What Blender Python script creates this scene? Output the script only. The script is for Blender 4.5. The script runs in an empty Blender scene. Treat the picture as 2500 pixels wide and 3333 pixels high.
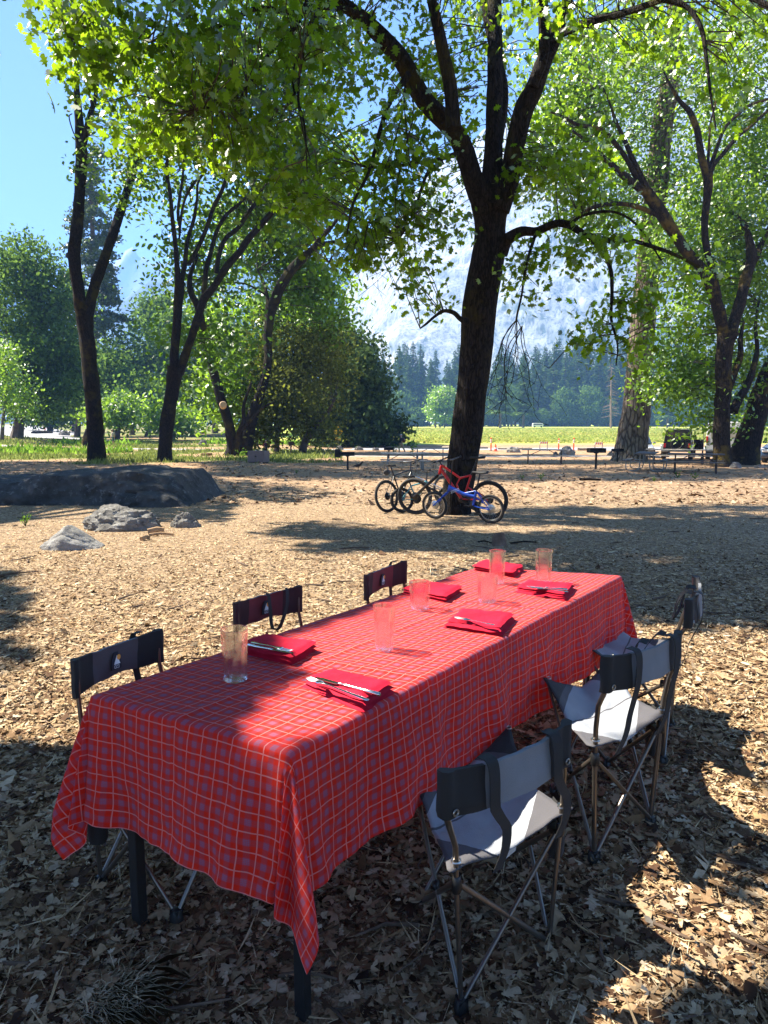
import bpy, math, random
import numpy as np
from mathutils import Vector, noise as mnoise
from math import radians as R
random.seed(7); rng = np.random.default_rng(7)
scene = bpy.context.scene
COL = scene.collection
# ------------------------------------------------------------------ camera
F, CX, CY, HZ = 2250.0, 1250.0, 1666.5, 1378.0
PITCH = math.atan((CY-HZ)/F)
CAMZ = 1.58
cam = bpy.data.cameras.new('camera'); camo = bpy.data.objects.new('camera', cam); COL.objects.link(camo)
camo.location = (0,0,CAMZ); camo.rotation_euler = (math.pi/2-PITCH,0,0)
cam.sensor_fit = 'VERTICAL'; cam.sensor_height = 24; cam.lens = F/3333*24
cam.clip_start = .05; cam.clip_end = 20000
scene.camera = camo
# ------------------------------------------------------------------ sky, sun, exposure
SUN_EL, SUN_AZ = 50.0, -70.0          # azimuth measured from +Y towards +X
SUND = Vector((math.sin(R(SUN_AZ))*math.cos(R(SUN_EL)), math.cos(R(SUN_AZ))*math.cos(R(SUN_EL)), math.sin(R(SUN_EL))))
w = bpy.data.worlds.new('World'); scene.world = w; w.use_nodes = True
nt = w.node_tree; bgn = nt.nodes['Background']
sky = nt.nodes.new('ShaderNodeTexSky'); sky.sky_type = 'NISHITA'; sky.sun_disc = False
sky.sun_elevation = R(SUN_EL); sky.sun_rotation = R(SUN_AZ); sky.altitude = 1200; sky.air_density = 1.0; sky.dust_density = .1; sky.ozone_density = 6
nt.links.new(sky.outputs[0], bgn.inputs[0]); bgn.inputs[1].default_value = .055
sl = bpy.data.lights.new('sun','SUN'); slo = bpy.data.objects.new('sun', sl); COL.objects.link(slo)
sl.energy = 5.0; sl.angle = R(.53); sl.color = (1,.93,.80)
slo.rotation_euler = SUND.to_track_quat('Z','Y').to_euler()
scene.view_settings.view_transform = 'Standard'; scene.view_settings.look = 'None'
scene.view_settings.exposure = 2.15; scene.view_settings.gamma = 1
scene.render.engine = 'CYCLES'
cy = scene.cycles
cy.max_bounces = 12; cy.transparent_max_bounces = 8; cy.transmission_bounces = 10; cy.volume_bounces = 1; cy.diffuse_bounces = 5; cy.glossy_bounces = 3
cy.caustics_reflective = False; cy.sample_clamp_indirect = 8
cy.use_denoising = True

# ------------------------------------------------------------------ helpers
def ray(px, py):
    x = (px-CX)/F; y = -(py-CY)/F
    c, s = math.cos(PITCH), math.sin(PITCH)
    return (x, c+y*s, -s+y*c)
# the ground falls gently away from the table and rises again across the meadow; RM turns a distance judged on level
# ground into the true one, UM turns it back
def SY(y): return 0 if y<3 else .0165*(y-3)*(1 if y>6 else (y-3)/3) if y<58 else max(.30,.9075-(y-58)*.00175)
def RM(Y):
    a,b=Y*.5,Y*2.6
    for _ in range(40):
        m=(a+b)/2
        if (CAMZ+SY(m))/m > CAMZ/Y: a=m
        else: b=m
    return (a+b)/2 if Y>3.2 else Y
def UM(y): return CAMZ*y/(CAMZ+SY(y)) if y>3.2 else y
def P0(px, py, Y):                    # the point at true forward distance Y
    r = ray(px, py); k = Y/r[1]
    return Vector((r[0]*k, Y, CAMZ+r[2]*k))
def P(px, py, Y): return P0(px,py,RM(Y))
def fl(x,y): k=RM(y)/y; return (x*k,y*k)
def fbm(x,y,s,seed=0,o=4): return mnoise.fractal(Vector((x*s+seed,y*s-seed,seed*.37)),.8,2.0,o)
def groundz(x,y):
    a=.018*fbm(x,y,.45,3)-SY(y)-.13*math.exp(-((x+.15)**2+(y-1.62)**2)/.35)
    if y>16: a+=min(1,(y-16)/15)*.05*fbm(x,y,.12,9)
    t=max(0,min(1,(-x-.42*y-2)/18))*max(0,min(1,(y-48)/40)); return a+t*1.1
def G(px, py, z=None):                # the point at height z, or on the ground
    r = ray(px, py); zz=0 if z is None else z
    for _ in range(1 if z is not None else 25):
        k=(zz-CAMZ)/r[2] if r[2]<0 else 400
        if z is None: zz=.5*zz+.5*groundz(r[0]*k,r[1]*k)
    k=(zz-CAMZ)/r[2]
    return Vector((r[0]*k, r[1]*k, zz))
def proj(v):
    v = np.atleast_2d(v); c, s = math.cos(PITCH), math.sin(PITCH)
    dz = v[:,2]-CAMZ; d = v[:,1]*c - dz*s; u = v[:,1]*s + dz*c
    d = np.where(np.abs(d)<1e-6, 1e-6, d)
    return CX+F*v[:,0]/d, CY-F*u/d, d
def tag(o, label=None, cat=None, group=None, kind=None):
    if label: o['label'] = label
    if cat: o['category'] = cat
    if group: o['group'] = group
    if kind: o['kind'] = kind
    return o
def empty(name, loc=(0,0,0), rz=0, label=None, cat=None, group=None, rot=None, s=1):
    o = bpy.data.objects.new(name, None); COL.objects.link(o); o.empty_display_size = .1
    o.location = loc; o.rotation_euler = rot if rot else (0,0,rz); o.scale = (s,s,s)
    return tag(o, label, cat, group)
def copy_tree(o, parent=None):
    c = o.copy(); COL.objects.link(c); c.parent = parent
    for ch in o.children: copy_tree(ch, c)
    return c
def np_mesh(name, V, k, mats, parent=None, rnd=None, smooth=False, Fc=None):
    """V (N,3) verts; faces are k-gons, consecutive unless Fc (M,k) is given"""
    V = np.asarray(V, np.float32).reshape(-1,3)
    if Fc is None: Fc = np.arange(len(V), dtype=np.int32).reshape(-1,k)
    Fc = np.asarray(Fc, np.int32); M = len(Fc)
    me = bpy.data.meshes.new(name)
    me.vertices.add(len(V)); me.vertices.foreach_set('co', V.ravel())
    me.loops.add(M*k); me.loops.foreach_set('vertex_index', Fc.ravel())
    me.polygons.add(M); me.polygons.foreach_set('loop_start', np.arange(M,dtype=np.int32)*k)
    if smooth: me.polygons.foreach_set('use_smooth', np.ones(M,bool))
    if rnd is not None:
        a = me.attributes.new('rnd','FLOAT','FACE'); a.data.foreach_set('value', np.asarray(rnd,np.float32))
    me.update(calc_edges=True)
    for m in (mats if isinstance(mats,(list,tuple)) else [mats]): me.materials.append(m)
    o = bpy.data.objects.new(name, me); COL.objects.link(o); o.parent = parent
    return o
def smoothpath(pts, n):
    """Catmull-Rom through (x,y,z,r) rows"""
    p = np.array(pts, float)
    if len(p) < 3: t = np.linspace(0,1,n)[:,None]; return p[0]*(1-t)+p[-1]*t
    q = np.vstack([2*p[0]-p[1], p, 2*p[-1]-p[-2]]); out = []
    seg = len(p)-1; m = max(2, int(round(n/seg)))
    for i in range(seg):
        a,b,c,d = q[i:i+4]
        t = np.linspace(0,1,m,endpoint=(i==seg-1))[:,None]
        out.append(.5*((2*b)+(-a+c)*t+(2*a-5*b+4*c-d)*t**2+(-a+3*b-3*c+d)*t**3))
    o = np.vstack(out); o[:,3] = np.maximum(o[:,3], min(p[:,3].min(), .5*p[-1,3]+1e-4)); return o
class MB:
    def __init__(s): s.v=[]; s.f=[]; s.m=[]; s.uv={}
    def add(s, vs, fs, mi=0):
        b=len(s.v); s.v+= [tuple(v) for v in vs]; s.f+=[tuple(i+b for i in f) for f in fs]; s.m+=[mi]*len(fs); return s
    def box(s, c, d, mi=0, rz=0, rot=None):
        hx,hy,hz = d[0]/2,d[1]/2,d[2]/2
        vs=[Vector((x,y,z)) for z in(-hz,hz) for y in(-hy,hy) for x in(-hx,hx)]
        if rot is not None: vs=[rot@v for v in vs]
        elif rz:
            ca,sa=math.cos(rz),math.sin(rz); vs=[Vector((v.x*ca-v.y*sa,v.x*sa+v.y*ca,v.z)) for v in vs]
        c=Vector(c); return s.add([v+c for v in vs],[(0,2,3,1),(4,5,7,6),(0,1,5,4),(2,6,7,3),(0,4,6,2),(1,3,7,5)],mi)
    def tube(s, pts, r=None, n=8, mi=0, cap=True, closed=False, nz=0):
        """pts: [(x,y,z[,r])]"""
        p=[Vector(q[:3]) for q in pts]; rr=[(q[3] if len(q)>3 else r) for q in pts]
        if isinstance(r,(list,tuple)): rr=list(r)
        up=None; rings=[]
        N=len(p)
        for i in range(N):
            a=p[(i-1)%N] if (closed or i>0) else p[i]; b=p[(i+1)%N] if (closed or i<N-1) else p[i]
            t=(b-a).normalized() if (b-a).length>1e-9 else Vector((0,0,1))
            if up is None:
                up=t.orthogonal().normalized() if abs(t.z)>.9 or not closed else (Vector((0,0,1))-t*t.z).normalized()
            up=(up-t*up.dot(t)); up=up.normalized() if up.length>1e-6 else t.orthogonal().normalized()
            sd=t.cross(up)
            ring=[]
            for j in range(n):
                an=2*math.pi*j/n; q=rr[i]
                d=up*math.cos(an)+sd*math.sin(an)
                if nz: q*=1+nz*mnoise.noise(p[i]*1.7+d*1.3)*1.0+nz*.5*mnoise.noise(p[i]*.6+d*4)
                ring.append(p[i]+d*q)
            rings.append(ring)
        vs=[v for g in rings for v in g]; fs=[]
        M=N if closed else N-1
        for i in range(M):
            for j in range(n):
                a=i*n+j;b=i*n+(j+1)%n;c=((i+1)%N)*n+(j+1)%n;d=((i+1)%N)*n+j
                fs.append((a,b,c,d))
        if cap and not closed: fs.append(tuple(range(n-1,-1,-1))); fs.append(tuple((N-1)*n+j for j in range(n)))
        return s.add(vs,fs,mi)
    def lathe(s, prof, c=(0,0,0), n=24, mi=0, axis='z', capends=True):
        vs=[];fs=[]
        for (r,z) in prof:
            for j in range(n):
                a=2*math.pi*j/n; v=(r*math.cos(a),r*math.sin(a),z)
                if axis=='y': v=(v[0],v[2],v[1])
                if axis=='x': v=(v[2],v[0],v[1])
                vs.append((v[0]+c[0],v[1]+c[1],v[2]+c[2]))
        for i in range(len(prof)-1):
            for j in range(n):
                fs.append((i*n+j,i*n+(j+1)%n,(i+1)*n+(j+1)%n,(i+1)*n+j))
        if capends:
            fs.append(tuple(range(n-1,-1,-1))); fs.append(tuple((len(prof)-1)*n+j for j in range(n)))
        return s.add(vs,fs,mi)
    def prism(s, poly, a, b, axis='y', mi=0):
        """poly 2-D outline extruded from a to b along axis; poly is (x,z) for y, (y,z) for x, (x,y) for z"""
        def mk(p,t): return {'y':(p[0],t,p[1]),'x':(t,p[0],p[1]),'z':(p[0],p[1],t)}[axis]
        n=len(poly); vs=[mk(p,a) for p in poly]+[mk(p,b) for p in poly]
        fs=[tuple(range(n)),tuple(range(2*n-1,n-1,-1))]+[(i,i+n,(i+1)%n+n,(i+1)%n) for i in range(n)]
        return s.add(vs,fs,mi)
    def ball(s, c, r, mi=0, nu=12, nv=8, nz=0, seed=0):
        r=(r,r,r) if not isinstance(r,(tuple,list)) else r
        vs=[];fs=[]
        for i in range(nv+1):
            th=math.pi*i/nv
            for j in range(nu):
                ph=2*math.pi*j/nu; d=Vector((math.sin(th)*math.cos(ph),math.sin(th)*math.sin(ph),math.cos(th)))
                k=1+nz*mnoise.fractal(d*1.3+Vector((seed,seed*1.7,0)),.9,2.1,4) if nz else 1
                vs.append((c[0]+d.x*r[0]*k,c[1]+d.y*r[1]*k,c[2]+d.z*r[2]*k))
        for i in range(nv):
            for j in range(nu): fs.append((i*nu+j,(i+1)*nu+j,(i+1)*nu+(j+1)%nu,i*nu+(j+1)%nu))
        return s.add(vs,fs,mi)
    def build(s, name, mats, parent=None, smooth=True, bevel=0, loc=None, autosmooth=40):
        me=bpy.data.meshes.new(name); me.from_pydata(s.v,[],s.f); 
        for m in (mats if isinstance(mats,(list,tuple)) else [mats]): me.materials.append(m)
        if len(set(s.m))>1: me.polygons.foreach_set('material_index',s.m)
        if smooth:
            me.polygons.foreach_set('use_smooth',[True]*len(s.f)); 
            try: me.set_sharp_from_angle(angle=R(autosmooth))
            except Exception: pass
        me.validate(); me.update()
        o=bpy.data.objects.new(name,me); COL.objects.link(o); o.parent=parent
        if loc: o.location=loc
        if bevel:
            b=o.modifiers.new('b','BEVEL'); b.width=bevel; b.segments=2; b.limit_method='ANGLE'
        return o
def meshed(to):                       # turn a text object into a mesh object of the same name
    bpy.context.view_layer.update(); me=bpy.data.meshes.new_from_object(to.evaluated_get(bpy.context.evaluated_depsgraph_get()))
    nm=to.name; o=bpy.data.objects.new('x',me); COL.objects.link(o); o.parent=to.parent; me.transform(to.matrix_basis)
    bpy.data.objects.remove(to); o.name=nm; return o
# ------------------------------------------------------------------ materials
class NT:
    def __init__(s, name):
        s.m=bpy.data.materials.new(name); s.m.use_nodes=True; s.t=s.m.node_tree; s.t.nodes.clear()
        s.out=s.n('ShaderNodeOutputMaterial')
    def n(s, typ, **kw):
        nd=s.t.nodes.new(typ)
        for k,v in kw.items():
            if k=='inp':
                for a,b in v.items():
                    if hasattr(b,'is_linked') or isinstance(b,bpy.types.NodeSocket): s.t.links.new(b,nd.inputs[a])
                    else: nd.inputs[a].default_value=b
            else: setattr(nd,k,v)
        return nd
    def noise(s, scale, detail=4, rough=.6, vec=None, dist=0):
        nd=s.n('ShaderNodeTexNoise'); nd.inputs['Scale'].default_value=scale; nd.inputs['Detail'].default_value=detail; nd.inputs['Roughness'].default_value=rough; nd.inputs['Distortion'].default_value=dist
        if vec is not None: s.t.links.new(vec,nd.inputs['Vector'])
        return nd.outputs[0]
    def coord(s, which='Object', scale=None, rot=None):
        c=s.n('ShaderNodeTexCoord').outputs[which]
        if scale or rot:
            m=s.n('ShaderNodeMapping'); s.t.links.new(c,m.inputs[0])
            if scale: m.inputs['Scale'].default_value=scale
            if rot: m.inputs['Rotation'].default_value=rot
            c=m.outputs[0]
        return c
    def ramp(s, fac, stops, interp='LINEAR'):
        r=s.n('ShaderNodeValToRGB'); s.t.links.new(fac,r.inputs[0]); e=r.color_ramp; e.interpolation=interp
        while len(e.elements)<len(stops): e.elements.new(.5)
        for el,(p,c) in zip(e.elements,stops): el.position=p; el.color=(*c,1) if len(c)==3 else c
        return r.outputs[0]
    def mix(s, fac, a, b, mode='MIX'):
        m=s.n('ShaderNodeMix',data_type='RGBA',blend_type=mode)
        for i,v in ((0,fac),(6,a),(7,b)):
            if isinstance(v,bpy.types.NodeSocket): s.t.links.new(v,m.inputs[i])
            else: m.inputs[i].default_value = v if i==0 else (*v,1) if len(v)==3 else v
        return m.outputs[2]
    def math(s, op, a, b=0, c=None, clamp=False):
        m=s.n('ShaderNodeMath',operation=op,use_clamp=clamp)
        for i,v in enumerate((a,b,c)):
            if v is None: continue
            if isinstance(v,bpy.types.NodeSocket): s.t.links.new(v,m.inputs[i])
            else: m.inputs[i].default_value=v
        return m.outputs[0]
    def attr(s, name, out='Fac'):
        a=s.n('ShaderNodeAttribute'); a.attribute_name=name; return a.outputs[out]
    def bump(s, h, strength=.5, dist=.01):
        b=s.n('ShaderNodeBump'); b.inputs['Strength'].default_value=strength; b.inputs['Distance'].default_value=dist; s.t.links.new(h,b.inputs['Height']); return b.outputs[0]
    def bsdf(s, color, rough=.8, metal=0, normal=None, spec=None, link=True, **kw):
        b=s.n('ShaderNodeBsdfPrincipled')
        for k,v in (('Base Color',color),('Roughness',rough),('Metallic',metal)):
            if isinstance(v,bpy.types.NodeSocket): s.t.links.new(v,b.inputs[k])
            else: b.inputs[k].default_value=(*v,1) if k=='Base Color' and len(v)==3 else v
        if spec is not None: b.inputs['Specular IOR Level'].default_value=spec
        for k,v in kw.items(): b.inputs[k.replace('_',' ')].default_value=v
        if normal is not None: s.t.links.new(normal,b.inputs['Normal'])
        if link: s.t.links.new(b.outputs[0],s.out.inputs[0])
        return b.outputs[0]
def M(name, color, rough=.7, metal=0, var=.15, scale=8, bump=0, bscale=40, **kw):
    """plain surface with slight mottling and optional fine relief"""
    t=NT(name); co=t.coord('Object')
    n=t.noise(scale,5,.6,co)
    dark=tuple(c*(1-var*1.6) for c in color); lite=tuple(min(1,c*(1+var)) for c in color)
    c=t.ramp(n,[(.3,dark),(.7,lite)])
    nm=t.bump(t.noise(bscale,4,.6,co),bump,.01) if bump else None
    t.bsdf(c,rough,metal,nm,**kw); return t.m
# ------------------------------------------------------------------ shared materials
def leafmat(name, cols, trans=.45, tcol=None, gloss=.12, rough=.45, tgain=2.2):
    t=NT(name); r=t.attr('rnd')
    n=len(cols); c=t.ramp(r,[(i/(n-1),cols[i]) for i in range(n)])
    d=t.n('ShaderNodeBsdfDiffuse'); t.t.links.new(c,d.inputs[0])
    tr=t.n('ShaderNodeBsdfTranslucent')
    tc=t.ramp(r,[(0,tuple(x*.35 for x in tcol)),(.5,tuple(x*.75 for x in tcol)),(1,tuple(x*1.1 for x in tcol))]) if tcol else c
    t.t.links.new(tc,tr.inputs[0])
    mx=t.n('ShaderNodeMixShader'); mx.inputs[0].default_value=trans; t.t.links.new(d.outputs[0],mx.inputs[1]); t.t.links.new(tr.outputs[0],mx.inputs[2])
    g=t.n('ShaderNodeBsdfGlossy'); g.inputs['Roughness'].default_value=rough; g.inputs[0].default_value=(1,1,1,1)
    fr=t.n('ShaderNodeFresnel'); fr.inputs[0].default_value=1.4
    if gloss==0: t.t.links.new(mx.outputs[0],t.out.inputs[0]); return t.m
    f2=t.math('MULTIPLY',fr.outputs[0],gloss*6,clamp=True)
    m2=t.n('ShaderNodeMixShader'); t.t.links.new(f2,m2.inputs[0]); t.t.links.new(mx.outputs[0],m2.inputs[1]); t.t.links.new(g.outputs[0],m2.inputs[2])
    t.t.links.new(m2.outputs[0],t.out.inputs[0]); return t.m
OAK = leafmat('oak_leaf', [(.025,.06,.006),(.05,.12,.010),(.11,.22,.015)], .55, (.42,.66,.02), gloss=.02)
OAKD = leafmat('dull_oak_leaf', [(.04,.09,.012),(.065,.14,.018),(.11,.21,.03)], .5, (.22,.40,.03), gloss=.015)  # oak leaf with a weaker translucent colour
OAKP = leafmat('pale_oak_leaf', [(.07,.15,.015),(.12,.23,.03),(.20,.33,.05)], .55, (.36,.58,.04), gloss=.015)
OLIVE = leafmat('live_oak_leaf', [(.035,.05,.015),(.07,.09,.03),(.16,.17,.055)], .4, (.28,.32,.04), gloss=0)
DARKG = leafmat('cedar_leaf', [(.03,.055,.02),(.055,.09,.03),(.09,.14,.045)], .3, (.10,.16,.05), gloss=0)
FARG = leafmat('far_leaf', [(.03,.07,.02),(.055,.11,.03),(.09,.16,.045)], .4, (.24,.40,.06), gloss=0)
PINEG = leafmat('pine_needle', [(.05,.10,.03),(.10,.17,.05),(.18,.26,.08)], .3, (.20,.30,.07), gloss=0)
GRASSM = leafmat('grass_blade', [(.10,.15,.035),(.18,.21,.06),(.34,.32,.14)], .45, (.32,.38,.09), gloss=0)
WEEDM = leafmat('weed_leaf', [(.05,.12,.02),(.09,.20,.03),(.16,.28,.05)], .5, (.3,.5,.05), gloss=0)

OAKSH = leafmat('deep_shade_oak_leaf', [(.025,.035,.012),(.045,.06,.02),(.07,.09,.03)], .12, (.10,.14,.04), gloss=0)  # made dark so the unseen shading crowns pass little green light
def barkmat(name, c1, c2, moss=None, scale=9, strength=1.0):
    t=NT(name); co=t.coord('Object',scale=(1,1,.22))
    v=t.n('ShaderNodeTexVoronoi',feature='DISTANCE_TO_EDGE'); v.inputs['Scale'].default_value=scale
    t.t.links.new(t.n('ShaderNodeMix',data_type='VECTOR',inp={0:.16,4:co,5:t.n('ShaderNodeTexNoise',inp={'Scale':scale*.8,'Vector':co}).outputs[1]}).outputs[1],v.inputs['Vector'])
    e=t.math('MULTIPLY',v.outputs['Distance'],6,clamp=True)
    n=t.noise(scale*3,6,.7,co)
    c=t.mix(e,tuple(x*.5 for x in c1),t.ramp(n,[(.3,c1),(.7,c2)]))
    if moss:
        g=t.noise(.9,5,.7,t.coord('Object')); g=t.ramp(g,[(.52,(0,0,0)),(.62,(1,1,1))]); c=t.mix(g,c,moss)
    h=t.math('ADD',t.math('MULTIPLY',e,.7),t.math('MULTIPLY',n,.5))
    t.bsdf(c,.95,0,t.bump(h,strength,.06),spec=.15); return t.m
BARK = barkmat('oak_bark',(.017,.014,.012),(.040,.032,.026),(.050,.042,.012),17,.8)
BARKM = barkmat('mossy_oak_bark',(.022,.017,.013),(.055,.042,.030),(.12,.085,.02),15,.8)
BARKP = barkmat('pine_bark',(.13,.10,.075),(.30,.24,.18),None,5,1.4)
BARKF = M('far_bark',(.10,.075,.055),.9,var=.3,scale=2)
TWIG = M('twig_bark',(.045,.035,.028),.9,var=.3,scale=6)
DEADT = M('dead_twig',(.11,.09,.07),.9,var=.2)

def groundmat():
    t=NT('forest_floor'); P0=t.coord('Object')
    geo=t.n('ShaderNodeSeparateXYZ'); t.t.links.new(P0,geo.inputs[0])
    v=t.n('ShaderNodeTexVoronoi'); v.inputs['Scale'].default_value=38; v.inputs['Randomness'].default_value=1
    dist=t.n('ShaderNodeMix',data_type='VECTOR',inp={0:.05,4:P0,5:t.n('ShaderNodeTexNoise',inp={'Scale':14,'Vector':P0}).outputs[1]}).outputs[1]
    mp=t.n('ShaderNodeMapping'); mp.inputs['Scale'].default_value=(1,.62,1); mp.inputs['Rotation'].default_value=(0,0,.6); t.t.links.new(dist,mp.inputs[0]); t.t.links.new(mp.outputs[0],v.inputs['Vector'])
    chip=t.n('ShaderNodeSeparateColor',inp={0:v.outputs['Color']}).outputs[0]
    litter=t.ramp(chip,[(0,(.05,.028,.015)),(.25,(.15,.085,.042)),(.55,(.32,.20,.105)),(.85,(.46,.32,.18)),(1,(.58,.45,.30))])
    big=t.noise(.55,5,.6,P0); litter=t.mix(t.ramp(big,[(.35,(0,0,0)),(.75,(.6,.6,.6))]),litter,(.24,.15,.08))
    fine=t.noise(90,4,.7,P0); litter=t.mix(.35,litter,t.ramp(fine,[(.35,(.10,.065,.04)),(.65,(.55,.45,.32))]))
    soil=t.ramp(t.noise(3,6,.7,P0),[(.3,(.20,.115,.06)),(.5,(.36,.22,.12)),(.7,(.46,.33,.21))])
    c=t.mix(t.attr('soil'),litter,soil)
    gr=t.ramp(t.noise(1.1,6,.7,t.coord('Object',scale=(.45,1,1))),[(.3,(.09,.12,.03)),(.5,(.17,.20,.05)),(.7,(.27,.25,.09))])
    c=t.mix(t.attr('green'),c,gr)
    mnz=t.noise(.035,5,.55,t.coord('Object',scale=(.35,1,1)))
    mc=t.ramp(mnz,[(.34,(.28,.44,.05)),(.46,(.42,.56,.07)),(.53,(.58,.38,.11)),(.60,(.42,.50,.08)),(.72,(.52,.55,.12))])
    mc=t.mix(.5,mc,t.ramp(t.noise(.8,5,.7,t.coord('Object',scale=(.4,1,1))),[(.3,(.28,.42,.05)),(.7,(.52,.54,.14))]))
    c=t.mix(t.attr('meadow'),c,mc)
    h=t.math('ADD',t.math('MULTIPLY',v.outputs['Distance'],.6),fine)
    t.bsdf(c,.95,0,t.bump(h,.9,.02),spec=.1); return t.m
GROUND=groundmat()

# ------------------------------------------------------------------ ground: one sheet to the horizon
def axis(a, step, grow, lim):
    v=[a]; 
    while v[-1]<lim: v.append(v[-1]+step); step*=grow
    return v
xs_=axis(0,.35,1.045,9000); xs=np.array([-x for x in xs_[:0:-1]]+xs_)
ys=np.array([-y for y in axis(0,.5,1.25,300)[:0:-1]]+axis(0,.22,1.03,9500))
nx,ny=len(xs),len(ys)
V=np.zeros((ny,nx,3),np.float32); at={k:np.zeros((ny,nx),np.float32) for k in('green','meadow','soil')}
def sst(a,b,x): 
    t=min(1,max(0,(x-a)/(b-a))); return t*t*(3-2*t)
for j,y in enumerate(ys):
    for i,x in enumerate(xs):
        y=ys[j]; V[j,i]=(x,y,groundz(x,y))
        V_=y
        if y>8:
            n=fbm(x,y,.12,5,5); x,y=x*UM(y)/y,UM(y)
            at['soil'][j,i]=sst(13,24,y)*.85
            g=0
            if y>24 and x<-.03*y-2: g=sst(26,30,y)*sst(-.28,.12,n+.25*sst(-9,-14,x)-.62*sst(.3,.0,abs(y-44)/14)-.08)
            at['green'][j,i]=g
            m=sst(50,54,y-.05*x) if x>-.25*y+6 else 0
            at['meadow'][j,i]=m
            if y>53 and x<=-.25*y+6: at['green'][j,i]=max(g,sst(60,75,y)*sst(-.5,0,n))
        elif y>3: pass
Fg=[(j*nx+i,j*nx+i+1,(j+1)*nx+i+1,(j+1)*nx+i) for j in range(ny-1) for i in range(nx-1)]
ground=np_mesh('ground',V.reshape(-1,3),4,GROUND,Fc=Fg,smooth=True)
for k,a in at.items():
    q=ground.data.attributes.new(k,'FLOAT','POINT'); q.data.foreach_set('value',a.ravel())
tag(ground,'leaf littered forest floor running out to a sunny meadow',kind='structure')

ASPH=M('pale_asphalt',(.30,.29,.29),.9,var=.12,scale=1.2,bump=.3,bscale=60)
def strip(name, left, right, z=.03, mat=ASPH):
    b=MB(); 
    L=smoothpath([(*fl(*p),0,1) for p in left],len(left)*6); Rr=smoothpath([(*fl(*p),0,1) for p in right],len(right)*6)
    n=min(len(L),len(Rr)); vs=[]
    for a,c in zip(L[:n],Rr[:n]):
        for k in range(5):
            q=a*(1-k/4)+c*k/4; vs.append((q[0],q[1],groundz(q[0],q[1])+z+ (0 if 0<k<4 else -.03)))
    b.add(vs,[(i*5+k,i*5+k+1,(i+1)*5+k+1,(i+1)*5+k) for i in range(n-1) for k in range(4)])
    o=b.build(name,mat); tag(o,kind='structure'); return o
strip('parking_road',[(-2,41.5),(8,41),(20,40.5),(60,39)],[(-2,44.5),(8,45.5),(20,47),(60,47)])
strip('path',[(-34,46),(-20,43.5),(-8,41),(-2,41.3)],[(-34,47.6),(-20,45),(-8,42.3),(-2,43)])
strip('campground_path',[(-3,33.3),(4,32.6),(12,33),(22,31)],[(-3,34.3),(4,33.8),(12,34.2),(22,32.5)],mat=M('dusty_path',(.34,.29,.24),.95,var=.15,scale=2,bump=.3))
strip('road',[(-62,70),(-52,78),(-60,105),(-85,150),(-130,230)],[(-22,61),(-36,80),(-48,110),(-74,155),(-118,235)],z=.05)

# ------------------------------------------------------------------ granite wall and far mountains
def granite():
    t=NT('granite'); co=t.coord('Object',scale=(.01,.01,.01)); 
    rot=t.coord('Object',scale=(.02,.02,.0045),rot=(0,.5,.3))
    base=t.ramp(t.noise(3.0,8,.65,rot),[(.30,(.16,.17,.19)),(.46,(.32,.325,.33)),(.62,(.42,.42,.41)),(.8,(.50,.49,.47))])
    st=t.ramp(t.noise(9,7,.7,t.coord('Object',scale=(.02,.02,.0032),rot=(0,.62,0))),[(.40,(.40,.43,.48)),(.50,(1,1,1))])
    c=t.mix(.9,base,st,'MULTIPLY')
    veg=t.ramp(t.noise(2.2,8,.7,co),[(.56,(0,0,0)),(.62,(1,1,1))]); c=t.mix(t.math('MULTIPLY',veg,t.attr('veg')),c,(.05,.075,.035))
    t.bsdf(c,.95,0,t.bump(t.noise(18,8,.75,rot),.6,4.0),spec=.2); return t.m
def cliff():
    sil=[(1060,1165),(1085,1060),(1110,990),(1150,915),(1200,845),(1300,690),(1400,560),(1600,400),(1750,300),(1850,240),(1950,170),(2100,130),(2300,60),(2500,-60),(2800,-250),(3300,-420)]
    X=[s[0] for s in sil]; Yp=[s[1] for s in sil]
    D=1050.; NU,NV=230,120; vs=[];veg=[]
    for i in range(NU):
        px=1060+(3300-1060)*i/(NU-1)
        py=np.interp(px,X,Yp); 
        for j in range(NV+14):
            v=min(1,j/(NV-1)); edge=min(1,(px-1060)/260)
            base=D+ (1-edge)**2*520
            run=420*edge+200
            yy=base+run*(v**1.25)
            H=P0(px,py,base+run).z
            z=H*v
            x=(px-CX)/F*yy*1.0
            q=Vector((x*.004,yy*.004,z*.004))
            # diagonal buttresses and gullies
            d=Vector((x*.0065+z*.0052,z*.0018-x*.0012,yy*.002))
            rel=mnoise.fractal(d*1.0,.9,2.1,6)*26+abs(mnoise.noise(d*2.6))*-22+mnoise.fractal(q*9,.7,2.1,4)*3
            yy+=rel*min(1,edge+.25)*(1-.5*v)*min(1,v*6+.25)
            x+=mnoise.fractal(q*4+Vector((9,1,3)),.9,2,4)*14*min(1,edge*2)
            zz=z+(mnoise.fractal(Vector((x*.02,3,0)),.8,2,4)*14*min(1,edge*2) if v>.9 else 0)*(v-.9)*10
            if j>=NV: k=(j-NV+1); yy+=k*45; zz-=k*k*4
            if v<.12: zz-=20*(1-v/.12)
            vs.append((x,yy,zz)); veg.append(max(0,1-v*1.1)*.9+.1)
    n=NV+14
    fs=[(i*n+j,(i+1)*n+j,(i+1)*n+j+1,i*n+j+1) for i in range(NU-1) for j in range(n-1)]
    o=np_mesh('granite_mountain',vs,4,granite(),Fc=fs,smooth=True)
    a=o.data.attributes.new('veg','FLOAT','POINT'); a.data.foreach_set('value',np.array(veg,np.float32))
    tag(o,'huge pale granite cliff rising behind the conifer forest',kind='structure')
cliff()
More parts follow.
